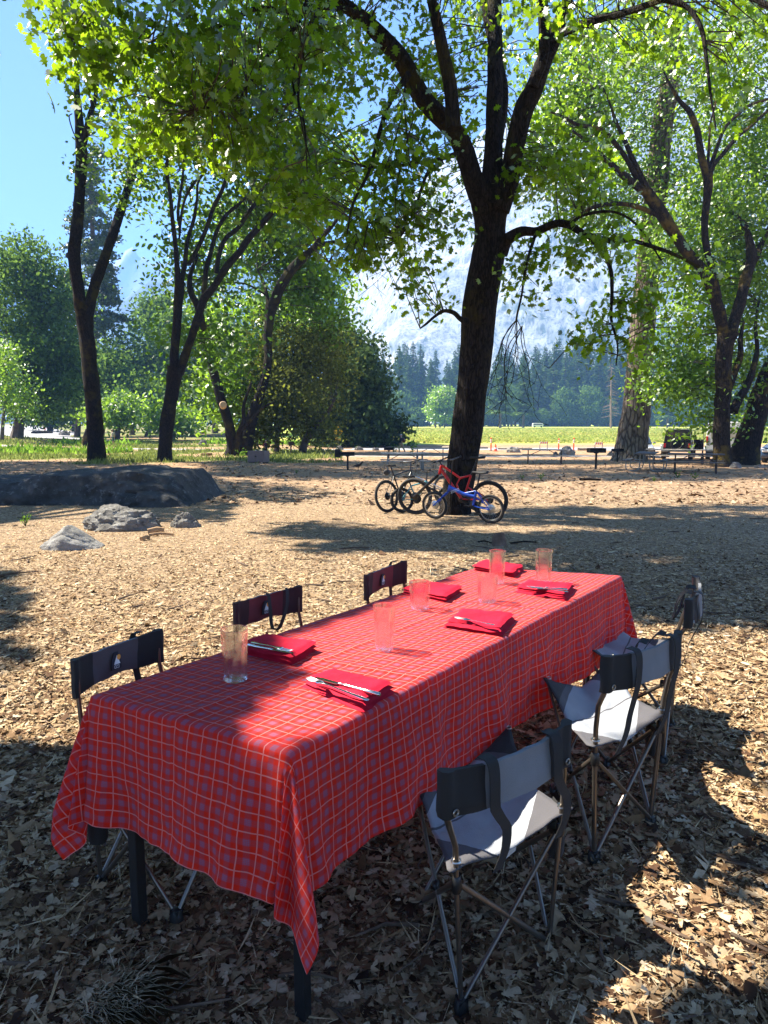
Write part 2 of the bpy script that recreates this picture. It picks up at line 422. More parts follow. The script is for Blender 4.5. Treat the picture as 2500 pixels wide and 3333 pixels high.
def ridge(name, sil, Y, depth, mat, lab, amp=30):
    X=[s[0] for s in sil]; Yp=[s[1] for s in sil]; NU=160; NV=24; vs=[]
    for i in range(NU):
        px=X[0]+(X[-1]-X[0])*i/(NU-1); py=np.interp(px,X,Yp)
        for j in range(NV*2):
            v=j/(NV-1) if j<NV else 1-(j-NV+1)/(NV-1); v=max(0,v)
            yy=Y+(-depth*(1-v) if j<NV else depth*(1-v)); H=P0(px,py,Y).z; x=(px-CX)/F*Y
            q=Vector((x,yy,0))*.0016
            z=H*v+ (mnoise.fractal(q*3,.8,2.1,5)*amp+abs(mnoise.noise(Vector((x*.004+v,v*2,1))))*-amp)*min(1,v*3)
            vs.append((x+mnoise.noise(q*2)*60,yy,z-10*(v==0)))
    n=NV*2; fs=[(i*n+j,(i+1)*n+j,(i+1)*n+j+1,i*n+j+1) for i in range(NU-1) for j in range(n-1)]
    o=np_mesh(name,vs,4,mat,Fc=fs,smooth=True); tag(o,lab,kind='structure'); return o
MFAR=M('far_rock',(.22,.22,.22),.95,var=.4,scale=.004); MWOOD=M('wooded_slope',(.05,.075,.05),.95,var=.5,scale=.02)
ridge('far_mountain',[(-400,900),(0,880),(250,900),(340,850),(395,818),(440,803),(480,822),(540,850),(700,930),(900,1000),(1100,1100)],4200,900,MFAR,'far blue bald mountain peak',amp=60)
ridge('wooded_mountain',[(250,1090),(400,1010),(520,905),(640,870),(800,840),(950,830),(1060,850),(1180,900),(1320,1000)],2300,500,MWOOD,'hazy blue wooded mountain beside the granite cliff')
ridge('left_mountain',[(-700,500),(-300,620),(-100,720),(0,785),(60,830),(200,960),(330,1100)],1900,400,MWOOD,'hazy wooded mountain at the edge of the valley')
# ------------------------------------------------------------------ trees
LOBED=np.array([(0,-.05),(.16,.12),(.10,.24),(.42,.30),(.20,.44),(.50,.62),(.20,.68),(.26,.92),(0,1.05),(-.26,.92),(-.20,.68),(-.50,.62),(-.20,.44),(-.42,.30),(-.10,.24),(-.16,.12)])
OVAL=np.array([(0,0),(.26,.28),(.24,.66),(0,1),(-.24,.66),(-.26,.28)])
RHOMB=np.array([(0,0),(.30,.45),(0,1),(-.30,.45)])
SPRAY=np.array([(0,0),(.34,.25),(.16,.45),(.42,.72),(.1,.7),(0,1.1),(-.16,.68),(-.40,.80),(-.22,.42),(-.36,.2)])
def leafcloud(C, size, shape, up=.5, jit=.3, curl=.25, r=None, droop=.0):
    """world vertices for one leaf at each of C (N,3)"""
    r=r or rng; N=len(C); K=len(shape)
    nrm=r.normal(size=(N,3)); nrm[:,2]=np.abs(nrm[:,2])*.6+up; nrm/=np.linalg.norm(nrm,axis=1)[:,None]
    a=r.normal(size=(N,3)); a[:,2]-=droop; a-=nrm*(a*nrm).sum(1)[:,None]; a/=np.linalg.norm(a,axis=1)[:,None]+1e-9
    b=np.cross(nrm,a); s=size*(1+jit*r.uniform(-1,1,N))
    X=shape[:,0]; Y=shape[:,1]-.5
    Z=-curl*(Y**2)-curl*.8*np.abs(X)
    V=C[:,None,:]+s[:,None,None]*(b[:,None,:]*X[None,:,None]+a[:,None,:]*Y[None,:,None]+nrm[:,None,:]*Z[None,:,None])
    return V.reshape(-1,3),K
def blobpts(blobs, seed=1, thr=-.15, nf=None):
    """cluster centres in ellipsoids given as (px,py,rx_px,ry_px,Y,rY,n)"""
    r=np.random.default_rng(seed); out=[]
    for (px,py,rx,ry,Y,rY,n) in blobs:
        c=P(px,py,Y); kf=RM(Y)/Y; Y*=kf; rY*=kf; sx=rx/F*Y; sz=ry/F*Y; f=(nf or 2.2/max(.6,min(sx,sz,rY)/kf))/kf
        k=0; tries=0
        while k<n and tries<n*12:
            tries+=1; d=r.normal(size=3); d/=np.linalg.norm(d); d*=r.uniform(0,1)**(1/2.6)
            q=Vector((c.x+d[0]*sx,c.y+d[1]*rY,c.z+d[2]*sz))
            if mnoise.fractal(q*f,.8,2.1,3)<thr: continue
            out.append(q); k+=1
    return out
def crown(name, pts, mat, parent, per, spread, size, shape=LOBED, up=.5, seed=3, flat=.6, curl=.25, jit=.35, droop=0, keep=None, kscale=True):
    r=np.random.default_rng(seed); pts=np.array([tuple(p) for p in pts])
    ym=float(pts[:,1].mean()); kf=ym/UM(ym) if ym>3.2 and kscale else 1; spread*=kf; size*=kf
    n=len(pts); C=np.repeat(pts,per,axis=0)+r.normal(size=(n*per,3))*np.array([spread,spread,spread*flat])
    if keep is not None: C=C[keep(C)]
    V,K=leafcloud(C,size,shape,up,jit,curl,r,droop)
    base=np.repeat(r.beta(1.1,1.3,n),per)[:len(C)] if len(C)==n*per else r.uniform(.15,.85,len(C))
    rnd=np.clip(base+r.uniform(-.3,.3,len(C)),0,1)
    return np_mesh(name,V,K,mat,parent,rnd)
class Tree:
    def __init__(s, name, label, group=None, bark=None, cat='tree', base=None):
        s.t=MB(); s.tw=MB(); s.bark=bark or BARK; s.S=[]
        s.root=empty(name,base if base else (0,0,0),label=label,cat=cat,group=group); s.o=Vector(base if base else (0,0,0))
        s.base=base
    def limb(s, Y0, Y1, pts, n=8, steps=None, nz=.14, end=None):
        L=len(pts); rows=[]
        for i,(px,py,wd) in enumerate(pts):
            Y=RM(Y0+(Y1-Y0)*(i/(L-1))); v=P0(px,py,Y); rows.append((v.x,v.y,v.z,wd/2/F*Y))
        return s.wlimb(rows,n,steps,nz)
    def wlimb(s, rows, n=8, steps=None, nz=.14):
        r=smoothpath(rows, steps or max(6,len(rows)*4)); s.t.tube([tuple(q) for q in r],n=n,nz=nz); s.S+= [Vector(q[:3]) for q in r]; return r
    def twigs(s, pts, frac=.5, maxlen=1.4, r0=.012, seed=5, sides=3):
        rr=random.Random(seed); 
        if not s.S: return
        A=np.array([tuple(v) for v in s.S]); ym=pts[0].y; kf=ym/UM(ym) if ym>3.2 else 1; maxlen*=kf; r0*=kf
        for p in pts:
            if rr.random()>frac: continue
            q=np.array(p); d=np.linalg.norm(A-q,axis=1); j=int(np.argmin(d+ (A[:,2]>q[2]+.5)*.5)); a=A[j]; L=d[j]
            if L>maxlen: a=q+(a-q)*(maxlen/L)
            m=(a+q)/2+np.array([rr.uniform(-.1,.1),rr.uniform(-.1,.1),rr.uniform(.0,.18)])*min(L,maxlen)
            s.tw.tube([(*a,r0*1.3),(*m,r0),(*q,r0*.45)],n=sides,cap=False)
    def done(s):
        s.t.v=[tuple(Vector(v)-s.o) for v in s.t.v]; s.tw.v=[tuple(Vector(v)-s.o) for v in s.tw.v]
        tr=s.t.build('trunk',s.bark,s.root)
        if s.tw.v: s.tw.build('twigs',TWIG,s.root)
        for c in s.root.children:
            if c.name.startswith('crown'): c.location=-s.o
        return tr
# --- the large oak the bicycles lean on
T=Tree('oak_tree','big dark oak with bicycles leaning against its trunk',base=tuple(G(1478,1684)))
T.limb(12.15,11.9,[(1470,1712,150),(1476,1690,112),(1488,1600,98),(1500,1530,98),(1522,1380,100),(1540,1230,100),(1562,1000,108),(1592,820,100),(1596,740,100),(1597,660,118)],n=16,steps=40,nz=.10)
T.limb(11.8,10.6,[(1585,680,84),(1545,600,66),(1502,470,62),(1455,400,58),(1380,325,56),(1310,200,54),(1250,130,50),(1180,60,42),(1080,-10,36),(940,-90,30),(760,-160,26)],n=10)
T.limb(10.9,10.9,[(1476,420,50),(1468,300,44),(1446,190,40),(1423,75,34),(1400,-30,28),(1380,-160,20)],n=9)
T.limb(11.8,12.2,[(1600,680,90),(1604,560,64),(1606,450,56),(1612,300,50),(1612,150,46),(1610,0,42),(1606,-160,32)],n=10)
T.limb(12.0,12.8,[(1618,480,30),(1640,300,30),(1600,130,26),(1570,-20,20)],n=7)
T.limb(11.8,11.2,[(1620,680,84),(1655,590,64),(1674,490,60),(1702,362,62),(1740,286,56),(1770,203,50),(1800,128,46),(1830,45,36),(1862,-40,28),(1900,-160,20)],n=10)
T.limb(11.4,11.0,[(1735,280,30),(1768,190,32),(1772,100,34),(1765,0,32),(1755,-120,24)],n=8)
T.limb(11.2,8.2,[(1800,120,26),(1853,98,24),(1928,68,23),(2041,38,20),(2154,0,18),(2260,-30,18),(2400,-20,16),(2560,40,14)],n=7)
T.limb(9.2,8.6,[(2154,0,14),(2230,18,14),(2282,90,13),(2300,200,10),(2312,300,8),(2330,420,5)],n=6)
T.limb(11.9,10.4,[(1625,815,60),(1652,778,38),(1700,753,30),(1749,752,26),(1808,728,25),(1857,734,24),(1906,764,22),(1982,783,18),(2052,783,15),(2112,799,13),(2200,830,10),(2290,880,7)],n=8)
T.limb(11.0,10.6,[(1915,770,15),(1962,820,14),(1988,880,13),(1992,950,11),(1990,1040,9),(2010,1120,6),(2005,1190,4)],n=6)
T.limb(11.1,10.8,[(1850,735,11),(1900,700,10),(2000,690,8),(2080,740,6),(2160,860,5)],n=5)
T.limb(11.6,11.2,[(1520,1048,22),(1500,1040,18),(1478,1020,15),(1445,1012,13),(1415,1030,10),(1390,1052,9),(1368,1069,5)],n=7,nz=.3)
T.limb(11.2,10.9,[(1742,765,12),(1722,830,10),(1706,900,8),(1698,960,7),(1684,1020,7),(1680,1045,6)],n=5)
# the long low boughs of the same oak reaching over the clearing
T.limb(10.4,7.6,[(760,-160,26),(600,-130,20),(420,-60,16),(300,40,10),(225,130,6)],n=6)
T.limb(10.6,8.0,[(1180,50,24),(1060,20,20),(960,40,18),(830,30,16),(700,90,12),(560,120,8),(430,150,5)],n=6)
T.limb(9.6,8.0,[(1000,0,14),(960,90,12),(880,170,10),(820,260,9),(740,330,7),(640,360,5)],n=5)
T.limb(9.4,8.2,[(1060,-20,14),(1010,90,12),(985,180,10),(970,300,8),(985,420,6),(1010,520,4)],n=5)
T.limb(9.8,8.6,[(1080,0,14),(1020,60,13),(970,180,11),(955,280,9),(990,400,7),(1000,560,4)],n=5)
T.limb(11.0,9.4,[(1330,240,20),(1270,330,16),(1235,430,14),(1200,560,11),(1150,660,8),(1130,760,5)],n=5)
T.limb(11.2,10.2,[(1490,500,18),(1420,520,14),(1350,530,12),(1260,545,10),(1180,540,7)],n=5)
T.limb(11.4,10.6,[(1440,530,14),(1395,560,12),(1370,620,10),(1345,700,7),(1300,780,4)],n=5)
# hanging dead twigs
rt=random.Random(11)
def deadspray(x0,y0,Y,n,spread,length,w=3.0,sub=2):
    for i in range(n):
        x,y=x0,y0; pts=[(x,y,w)]; a=rt.uniform(-spread,spread); m=6
        for k in range(m):
            a+=rt.uniform(-.35,.35); a*=.86; y+=length/m*rt.uniform(.6,1.2); x+=a*length/m; pts.append((x,y,w*(1-.13*k)))
            if sub and k>0 and rt.random()<.75:
                x2,y2=x,y; b=rt.uniform(-1,1); q=[(x2,y2,w*.6)]
                for h in range(3): b+=rt.uniform(-.4,.4); y2+=length/14*rt.uniform(.4,1.2); x2+=b*length/12; q.append((x2,y2,w*.45))
                T.limb(Y,Y+rt.uniform(-.3,.3),q,n=3,steps=5,nz=0)
        T.limb(Y,Y+rt.uniform(-.4,.4),pts,n=3,steps=10,nz=0)
deadspray(1682,1040,10.9,8,.75,300,3.4)
deadspray(1700,1060,10.9,3,1.0,260,4)
deadspray(1200,720,9.6,4,.5,240,3); deadspray(1160,760,9.5,3,.5,200,2.6); deadspray(1320,240,9.8,3,.2,620,4,1)
S1=T.S[:]
mainblobs=[(430,120,270,150,8.0,1.0,120),(640,330,300,170,8.3,1.1,190),(300,250,120,90,8.0,.6,30),(560,480,190,80,8.4,.7,52),(780,120,300,140,8.8,1.2,110),(860,420,200,150,9.2,1.0,50),
 (250,60,80,110,7.8,.5,34),(480,230,240,150,8.0,1.0,90),(420,330,110,70,7.9,.5,22),(1000,140,240,140,9.2,1.0,60),
 (1180,560,260,230,10.4,1.2,170),(1120,760,230,110,10.2,.9,90),(1330,700,170,160,10.8,.9,80),(1400,480,160,230,12.6,1.1,90),(1250,300,230,220,12.3,1.3,85),(1420,180,170,200,12.6,1.2,62),(1580,280,150,300,13.2,1.2,80),
 (1700,120,160,160,12.6,1.2,50),(1730,520,100,130,12.6,.8,50),(1830,560,170,140,11.6,1.0,95),(1880,640,120,90,11.2,.7,38),
 (1400,900,110,110,11.6,.5,22),(1440,960,60,60,11.7,.4,9),(1700,900,70,110,11.3,.5,20),(1745,860,80,60,11.2,.5,16),(1690,1000,50,60,11.1,.4,7),(1290,860,90,50,10.6,.5,14),
 (1950,820,150,60,10.9,.6,40),(2080,860,130,90,10.6,.6,30),(1980,980,110,90,10.8,.5,20),(1880,1080,70,40,10.7,.4,11),(1990,1130,100,55,10.7,.4,22),(2120,1010,110,90,10.6,.5,10),(2210,930,110,90,10.5,.6,16),(2090,1180,70,40,10.7,.3,8),(2220,1080,90,60,10.5,.4,5),
 (2250,60,230,120,10.5,1.1,50),(2430,220,110,150,10,1.0,26),(2060,70,170,100,10.5,1.0,26),(2330,300,100,110,9.8,.7,14),(1900,0,160,80,10,1,26),(1100,-140,500,90,9.8,1.6,100),(1800,-160,500,90,10,1.6,80),(700,-120,400,90,9,1.6,70),
 (1000,640,110,120,10.0,.6,30),(900,560,140,70,9.2,.6,22)]
mainblobs=[(a,b,c,d,e,f,int(n*(.42 if a<900 else .62))) for a,b,c,d,e,f,n in mainblobs]; cp=blobpts(mainblobs,21,.22,nf=1.5)
T.twigs(cp,.5,1.1,.008)
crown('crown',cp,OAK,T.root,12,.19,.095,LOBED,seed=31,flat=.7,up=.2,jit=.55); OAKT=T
# (finished after the shading boughs are added)

# --- the two-stemmed bare-trunked oak
T=Tree('oak_tree','tall slim dark oak forking low into two bare stems, left of the other oaks',base=tuple(G(317,1500)))
k=1.507
def D(l): return [(x*k,y*k,w_*k) for x,y,w_ in l]
T.limb(29.4,29.4,D([(210,1004,52),(209,985,38),(206,930,34),(198,830,32),(190,750,31),(184,700,33),(182,685,36)]),n=12)
T.limb(29.4,29.0,D([(180,690,26),(170,630,25),(162,575,24),(160,545,25),(168,480,23),(173,400,21),(176,330,23),(172,270,18),(166,200,12),(164,140,8),(158,70,6),(176,-10,4)]),n=9)
T.limb(29.2,30.4,D([(160,562,12),(152,556,12),(147,551,11)]),n=7)
T.limb(29.1,28.4,D([(178,320,15),(186,285,12),(194,250,11),(205,215,9),(214,160,7),(228,100,5)]),n=6)
T.limb(29.1,29.8,D([(180,340,9),(186,300,8),(200,240,7),(190,180,5),(195,100,4)]),n=5)
T.limb(29.4,30.2,D([(188,690,24),(202,630,21),(220,575,20),(243,510,19),(266,440,17),(285,380,15),(294,350,15)]),n=9)
T.limb(30.2,30.6,D([(280,400,10),(278,360,9),(284,330,8),(300,300,8),(312,275,6),(330,230,5)]),n=5)
T.limb(30.2,29.8,D([(294,352,9),(312,320,7),(330,295,6),(345,270,4)]),n=5)
T.limb(30.2,31,D([(298,352,8),(322,333,7),(345,320,5),(370,300,4)]),n=5)
T.limb(29.0,28.6,[(250,455,5),(235,420,4),(225,380,4),(235,370,3)],n=4)
b=[(330,560,70,70,29,1.5,12),(370,470,90,70,29,1.8,16),(430,620,60,50,30,1,6),(450,560,70,60,30,1.5,9),(500,430,110,80,30,2,22),(560,480,80,60,30,2,12),(300,120,110,130,29,2,24),(330,300,70,100,29,1.5,12),(450,260,120,120,30,2,26),(440,690,30,40,30,1,3),(260,50,70,80,29,1.5,12),(340,640,40,30,29,1,3),(490,560,40,40,30,1,4)]
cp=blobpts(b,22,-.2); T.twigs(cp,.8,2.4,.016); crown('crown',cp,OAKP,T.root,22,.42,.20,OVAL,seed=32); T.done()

def D4(l): return [(500+x/2.011,400+y/2.011,w_/2.011) for x,y,w_ in l]
# --- the many-limbed oak beside it
T=Tree('oak_tree','mossy dark oak with many upright limbs fanning out from a straight trunk',base=tuple(G(538,1503)))
T.limb(28.7,28.7,D4([(72,2225,104),(74,2150,88),(85,2000,88),(100,1880,88),(125,1740,86),(140,1640,100),(148,1600,110)]),n=12)
T.limb(28.7,28.4,D4([(135,1630,62),(136,1500,56),(150,1350,54),(160,1200,58),(168,1100,60),(172,1030,56)]),n=9)
T.limb(28.4,27.8,D4([(160,1060,36),(152,900,34),(140,760,30),(125,640,28),(112,500,26),(88,330,24),(92,200,18),(90,60,12)]),n=7)
T.limb(28.4,28.6,D4([(175,720,18),(160,590,22),(172,480,20),(190,360,16),(200,200,10)]),n=6)
T.limb(28.4,28.8,D4([(180,1050,36),(200,950,32),(210,880,30),(225,760,24),(262,640,22),(285,500,18),(290,400,14),(330,330,10)]),n=7)
T.limb(28.6,28.8,D4([(168,760,14),(180,620,18),(205,500,18),(260,400,18),(330,330,12)]),n=6)
T.limb(28.7,28.0,D4([(165,1640,64),(205,1530,54),(250,1400,50),(290,1280,50),(330,1150,50),(390,1080,46),(480,940,44),(560,850,42),(620,760,42),(720,650,38),(800,560,34),(880,480,26),(960,400,22),(1010,300,14)]),n=9)
T.limb(28.4,28.6,D4([(820,560,20),(900,560,20),(960,568,18),(1040,555,10)]),n=6)
T.limb(28.5,29.2,D4([(410,980,30),(425,880,30),(470,760,28),(550,690,30),(620,590,28),(680,500,20),(720,420,12)]),n=7)
T.limb(28.5,29.4,D4([(330,1120,34),(345,960,32),(375,850,28),(410,720,26),(470,610,24),(560,530,20),(600,490,12)]),n=7)
T.limb(28.5,28.9,D4([(230,930,26),(300,800,26),(350,680,26),(390,560,26),(440,460,26),(470,370,20),(480,250,12)]),n=7)
T.limb(28.6,28.9,D4([(330,1350,40),(290,1200,44),(245,1110,40),(240,1000,30),(290,860,20)]),n=7)
b=[(640,780,90,90,28,1.8,26),(560,800,60,70,28,1.3,12),(600,930,80,80,28,1.6,16),(720,900,90,80,28,1.6,22),(700,1020,80,90,28,1.6,26),(640,1130,110,110,28,1.4,36),(600,1240,60,60,28,1,10),(760,1150,60,70,27.6,1,10),
 (780,700,150,90,29,2.2,46),(900,620,160,120,29,2.5,70),(1000,500,170,140,29,2.6,90),(820,480,190,130,29.5,2.6,120),(650,420,130,110,29,2.2,62),(900,300,200,180,29.5,3,170),(720,250,160,120,29,2.5,80),(1000,150,170,160,30,3,120),(800,80,180,120,30,3,100),(560,560,60,80,28,1.5,14),(540,640,40,50,28,1,7),(560,300,100,80,29,2,30)]
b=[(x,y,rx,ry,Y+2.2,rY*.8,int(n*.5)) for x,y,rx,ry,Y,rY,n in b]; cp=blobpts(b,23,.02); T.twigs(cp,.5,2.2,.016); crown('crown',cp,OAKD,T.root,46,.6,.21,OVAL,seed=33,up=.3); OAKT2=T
# --- leaning double oak by the food locker
T=Tree('oak_tree','leaning double-stemmed oak with a sawn limb scar behind the brown locker',bark=BARK,base=tuple(G(770,1481)))
T.limb(34.6,34.6,D4([(510,2180,110),(515,2120,76),(500,2010,66),(470,1900,64),(440,1800,62),(395,1640,58),(355,1510,56),(320,1380,48),(300,1260,44),(270,1150,38)]),n=9)
T.limb(34.8,35.2,D4([(590,2190,130),(600,2100,108),(630,1980,90),(680,1820,64),(720,1700,56),(750,1550,54),(745,1400,54),(760,1270,60),(772,1200,80)]),n=10)
T.limb(34.6,34.2,D4([(545,2170,50),(560,2040,46),(590,1950,30),(590,1850,22),(640,1700,16)]),n=7)
T.limb(34.4,33.6,D4([(580,2010,22),(650,1930,20),(720,1860,16),(790,1830,10)]),n=6)
T.limb(35.2,34.4,D4([(785,1190,70),(815,1100,68),(880,990,62),(980,880,56),(1050,820,44),(1100,750,36),(1180,660,24),(1260,560,14)]),n=8)
T.limb(34.8,34.4,D4([(1040,830,30),(1120,790,28),(1180,780,20),(1260,730,10)]),n=6)
T.limb(35.2,35.6,D4([(755,1190,36),(735,1100,22),(715,1030,18),(680,960,12)]),n=6)
T.limb(35.2,34.8,D4([(740,1130,16),(620,1060,12),(530,1045,10),(440,1045,8)]),n=5)
scar=MB(); scp=P(500+455/2.011,400+1845/2.011,34.1); 
b=[(860,760,170,120,35,2.2,100),(1000,700,130,110,34.6,2,60),(950,900,120,110,35.5,2,60),(1060,960,110,90,36,2,50),(880,1020,90,80,36,2,26),(720,1170,80,80,34,1.5,20),(700,1260,60,60,34,1.2,14),(760,1320,70,50,34.2,1.2,16),(760,1250,40,40,34,1,6),(840,1290,80,90,35.5,1.4,26),(700,1350,80,60,34.5,1.6,12),(1060,1080,60,60,36,1.5,14),(870,1400,60,40,34.5,1,8),(1060,560,150,120,35,2,50),(700,1000,80,120,37,2,24)]
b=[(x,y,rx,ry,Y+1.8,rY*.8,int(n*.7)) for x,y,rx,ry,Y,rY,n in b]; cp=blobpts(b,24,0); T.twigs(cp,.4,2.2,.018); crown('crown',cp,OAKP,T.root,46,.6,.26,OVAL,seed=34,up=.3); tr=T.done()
scar.lathe([(.0,.08),(.22,.07),(.27,.0),(.25,-.3)],n=14); so=scar.build('limb_scar',M('sawn_wood',(.50,.33,.19),.8,var=.15),T.root); so.location=scp-T.o; so.rotation_euler=(R(72),0,R(12))
# --- big pine
T=Tree('pine_tree','massive ponderosa pine trunk with plated bark beside the grills',bark=BARKP,base=tuple(G(2052,1500)))
T.limb(29.8,30.2,[(2046,1520,150),(2050,1500,118),(2055,1460,104),(2062,1400,94),(2072,1330,88),(2080,1220,82),(2088,1113,78),(2098,980,74),(2108,896,72),(2122,740,69),(2136,625,67),(2156,408,62),(2176,300,56),(2188,180,50),(2200,0,44),(2212,-200,36),(2225,-450,26)],n=18,nz=.05,steps=70)
rr=random.Random(5)
pp=[]
for i in range(26):
    h=rr.uniform(24,36); a=rr.uniform(0,6.28); L=rr.uniform(2.2,5); c=Vector((P(2205,0,30.2).x,RM(30.2),h)); e=c+Vector((math.cos(a)*L,math.sin(a)*L,-.3))
    T.wlimb([(*c,.07),(*((c+e)/2+Vector((0,0,.15))),.05),(*e,.02)],n=5)
    for kk in range(9): t=rr.uniform(.3,1.05); pp.append(c+(e-c)*t+Vector((rr.gauss(0,.3),rr.gauss(0,.3),rr.gauss(0,.2))))
crown('crown',pp,PINEG,T.root,26,.32,.26,np.array([(0,0),(.05,.4),(.03,1),(-.03,1),(-.05,.4)]),seed=35); T.done()

def DL(l): return [(1700+x/1.844,300+y/1.844,w_/1.844) for x,y,w_ in l]
# --- right oak with the arching limbs
T=Tree('oak_tree','wide-spreading oak with arching limbs between the black jeep and the white camper',bark=BARKM,base=tuple(G(2352,1522)))
T.limb(25.2,25.2,DL([(1195,2245,150),(1200,2190,112),(1195,2060,96),(1200,1900,92),(1210,1780,90),(1205,1640,88),(1215,1520,96),(1235,1440,118)]),n=12)
T.limb(25.2,24.4,DL([(1205,1440,70),(1180,1320,68),(1140,1190,62),(1080,1060,58),(980,950,60),(900,830,62),(830,720,70),(770,630,66),(735,580,60)]),n=10)
T.limb(24.4,23.6,DL([(735,600,44),(640,530,42),(540,440,34),(430,340,28),(380,290,20),(300,230,12)]),n=7)
T.limb(24.4,24.2,DL([(745,580,44),(670,420,32),(640,350,28),(610,280,26),(560,170,18),(530,80,12),(480,-40,8)]),n=7)
T.limb(24.4,23.4,DL([(690,520,30),(620,390,28),(560,310,26),(500,245,26),(420,210,24),(330,195,20),(250,150,16),(170,120,8)]),n=6)
T.limb(24.6,23.8,DL([(820,740,30),(700,690,26),(620,672,24),(520,672,24),(430,690,22),(340,730,14),(280,775,6)]),n=6)
T.limb(25.2,25.8,DL([(1255,1440,70),(1290,1320,64),(1325,1200,58),(1350,1090,62),(1375,1000,60),(1360,880,40),(1335,800,34),(1280,740,22),(1220,700,10)]),n=9)
T.limb(25.8,26.4,DL([(1350,1040,44),(1400,1000,40),(1440,900,30),(1480,820,30),(1540,700,26),(1600,560,20)]),n=7)
T.limb(24.9,24.6,DL([(1180,1240,44),(1150,1100,36),(1105,930,40),(1095,780,40),(1110,640,46),(1115,560,54),(1112,480,60)]),n=8)
T.limb(24.6,24.2,DL([(1105,500,44),(1075,380,40),(1050,230,36),(1005,120,32),(950,60,24),(905,-10,16),(850,-120,10)]),n=7)
T.limb(24.6,25.4,DL([(1120,500,30),(1155,430,26),(1205,370,24),(1290,270,24),(1370,205,20),(1475,110,16),(1600,20,12)]),n=6)
T.limb(24.6,25.0,DL([(1120,480,26),(1170,330,20),(1220,210,18),(1300,130,18),(1360,80,18),(1475,40,14),(1600,-20,10)]),n=6)
T.limb(24.6,24.8,DL([(1110,480,20),(1120,330,16),(1130,180,12),(1160,60,10),(1150,-100,6)]),n=5)
T.limb(25.4,26.2,DL([(1265,1920,60),(1305,1830,50),(1350,1760,44),(1390,1640,34),(1410,1540,26),(1400,1400,18),(1420,1260,12)]),n=7)
T.limb(25.3,25.6,DL([(1225,1810,46),(1270,1700,40),(1310,1580,34),(1310,1480,26),(1330,1380,14)]),n=7)
T.limb(26.2,25.8,DL([(1350,1750,20),(1400,1700,16),(1480,1685,12),(1560,1650,8)]),n=5)
b=[(1830,480,110,120,23.6,1.6,40),(1900,360,140,110,23.6,2,66),(1850,250,130,90,24,2,40),(2000,250,150,120,24,2,64),(2050,420,130,120,24,2,34),(1990,560,110,90,23.8,1.6,34),(2130,500,110,130,24.3,2,26),(1930,700,120,70,23.8,1.4,40),(2060,720,120,100,24,1.6,30),(2190,620,150,120,24.4,2,56),(2280,740,150,120,24.8,2,96),(2400,620,130,140,25.5,2.2,90),(2430,820,110,120,25.6,2,66),(2350,950,140,120,25.4,2,76),(2460,1000,80,120,26,2,40),(2380,460,140,110,25.5,2.2,62),(2250,330,140,110,25,2,50),(2420,300,110,110,25.5,2,36),(2150,250,110,100,25,2,24),(2300,150,160,110,25,2.4,56),(2120,90,150,100,24.8,2.4,56),(1930,120,120,110,24.5,2.2,44),(2440,80,110,120,26,2.4,44),
 (2260,1080,120,90,25,1.6,44),(2200,1180,100,70,24.8,1.4,34),(2250,1260,110,60,24.6,1.4,34),(2310,1180,80,90,24.8,1.3,26),(2340,1330,60,60,24.5,1,11),(2430,1180,90,110,25.4,1.6,34),(2470,1330,60,70,26,1.4,12),(2140,1260,70,40,24.6,1,12),(2260,1380,60,30,24.5,.9,10),(2100,900,90,60,24.3,1.2,8),(1800,330,90,80,24,1.5,18),(1780,430,70,70,24,1.3,13),(2200,860,90,70,24.5,1.4,24)]
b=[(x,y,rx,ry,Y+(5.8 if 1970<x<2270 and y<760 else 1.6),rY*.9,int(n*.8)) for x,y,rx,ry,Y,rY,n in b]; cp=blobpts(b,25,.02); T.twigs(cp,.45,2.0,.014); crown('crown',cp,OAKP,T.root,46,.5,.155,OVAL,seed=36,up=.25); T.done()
# --- leaning mossy trunk at the right edge
T=Tree('oak_tree','thick mossy leaning oak trunk beside the blue car',bark=BARKM,base=tuple(G(2425,1512)))
T.limb(26.6,26.6,[(2420,1530,130),(2424,1500,92),(2440,1420,74),(2462,1340,66),(2488,1260,62),(2530,1160,56),(2600,1030,50),(2700,880,44),(2800,700,34)],n=14)
cp=blobpts([(2700,800,200,200,27,3,60),(2620,600,130,150,27,2.5,40),(2560,380,100,160,27,2.5,40),(2560,1000,90,160,28,2,30)],26,-.2); T.twigs(cp,.4,2.2,.016); crown('crown',cp,OAKP,T.root,26,.5,.2,OVAL,seed=37); T.done()
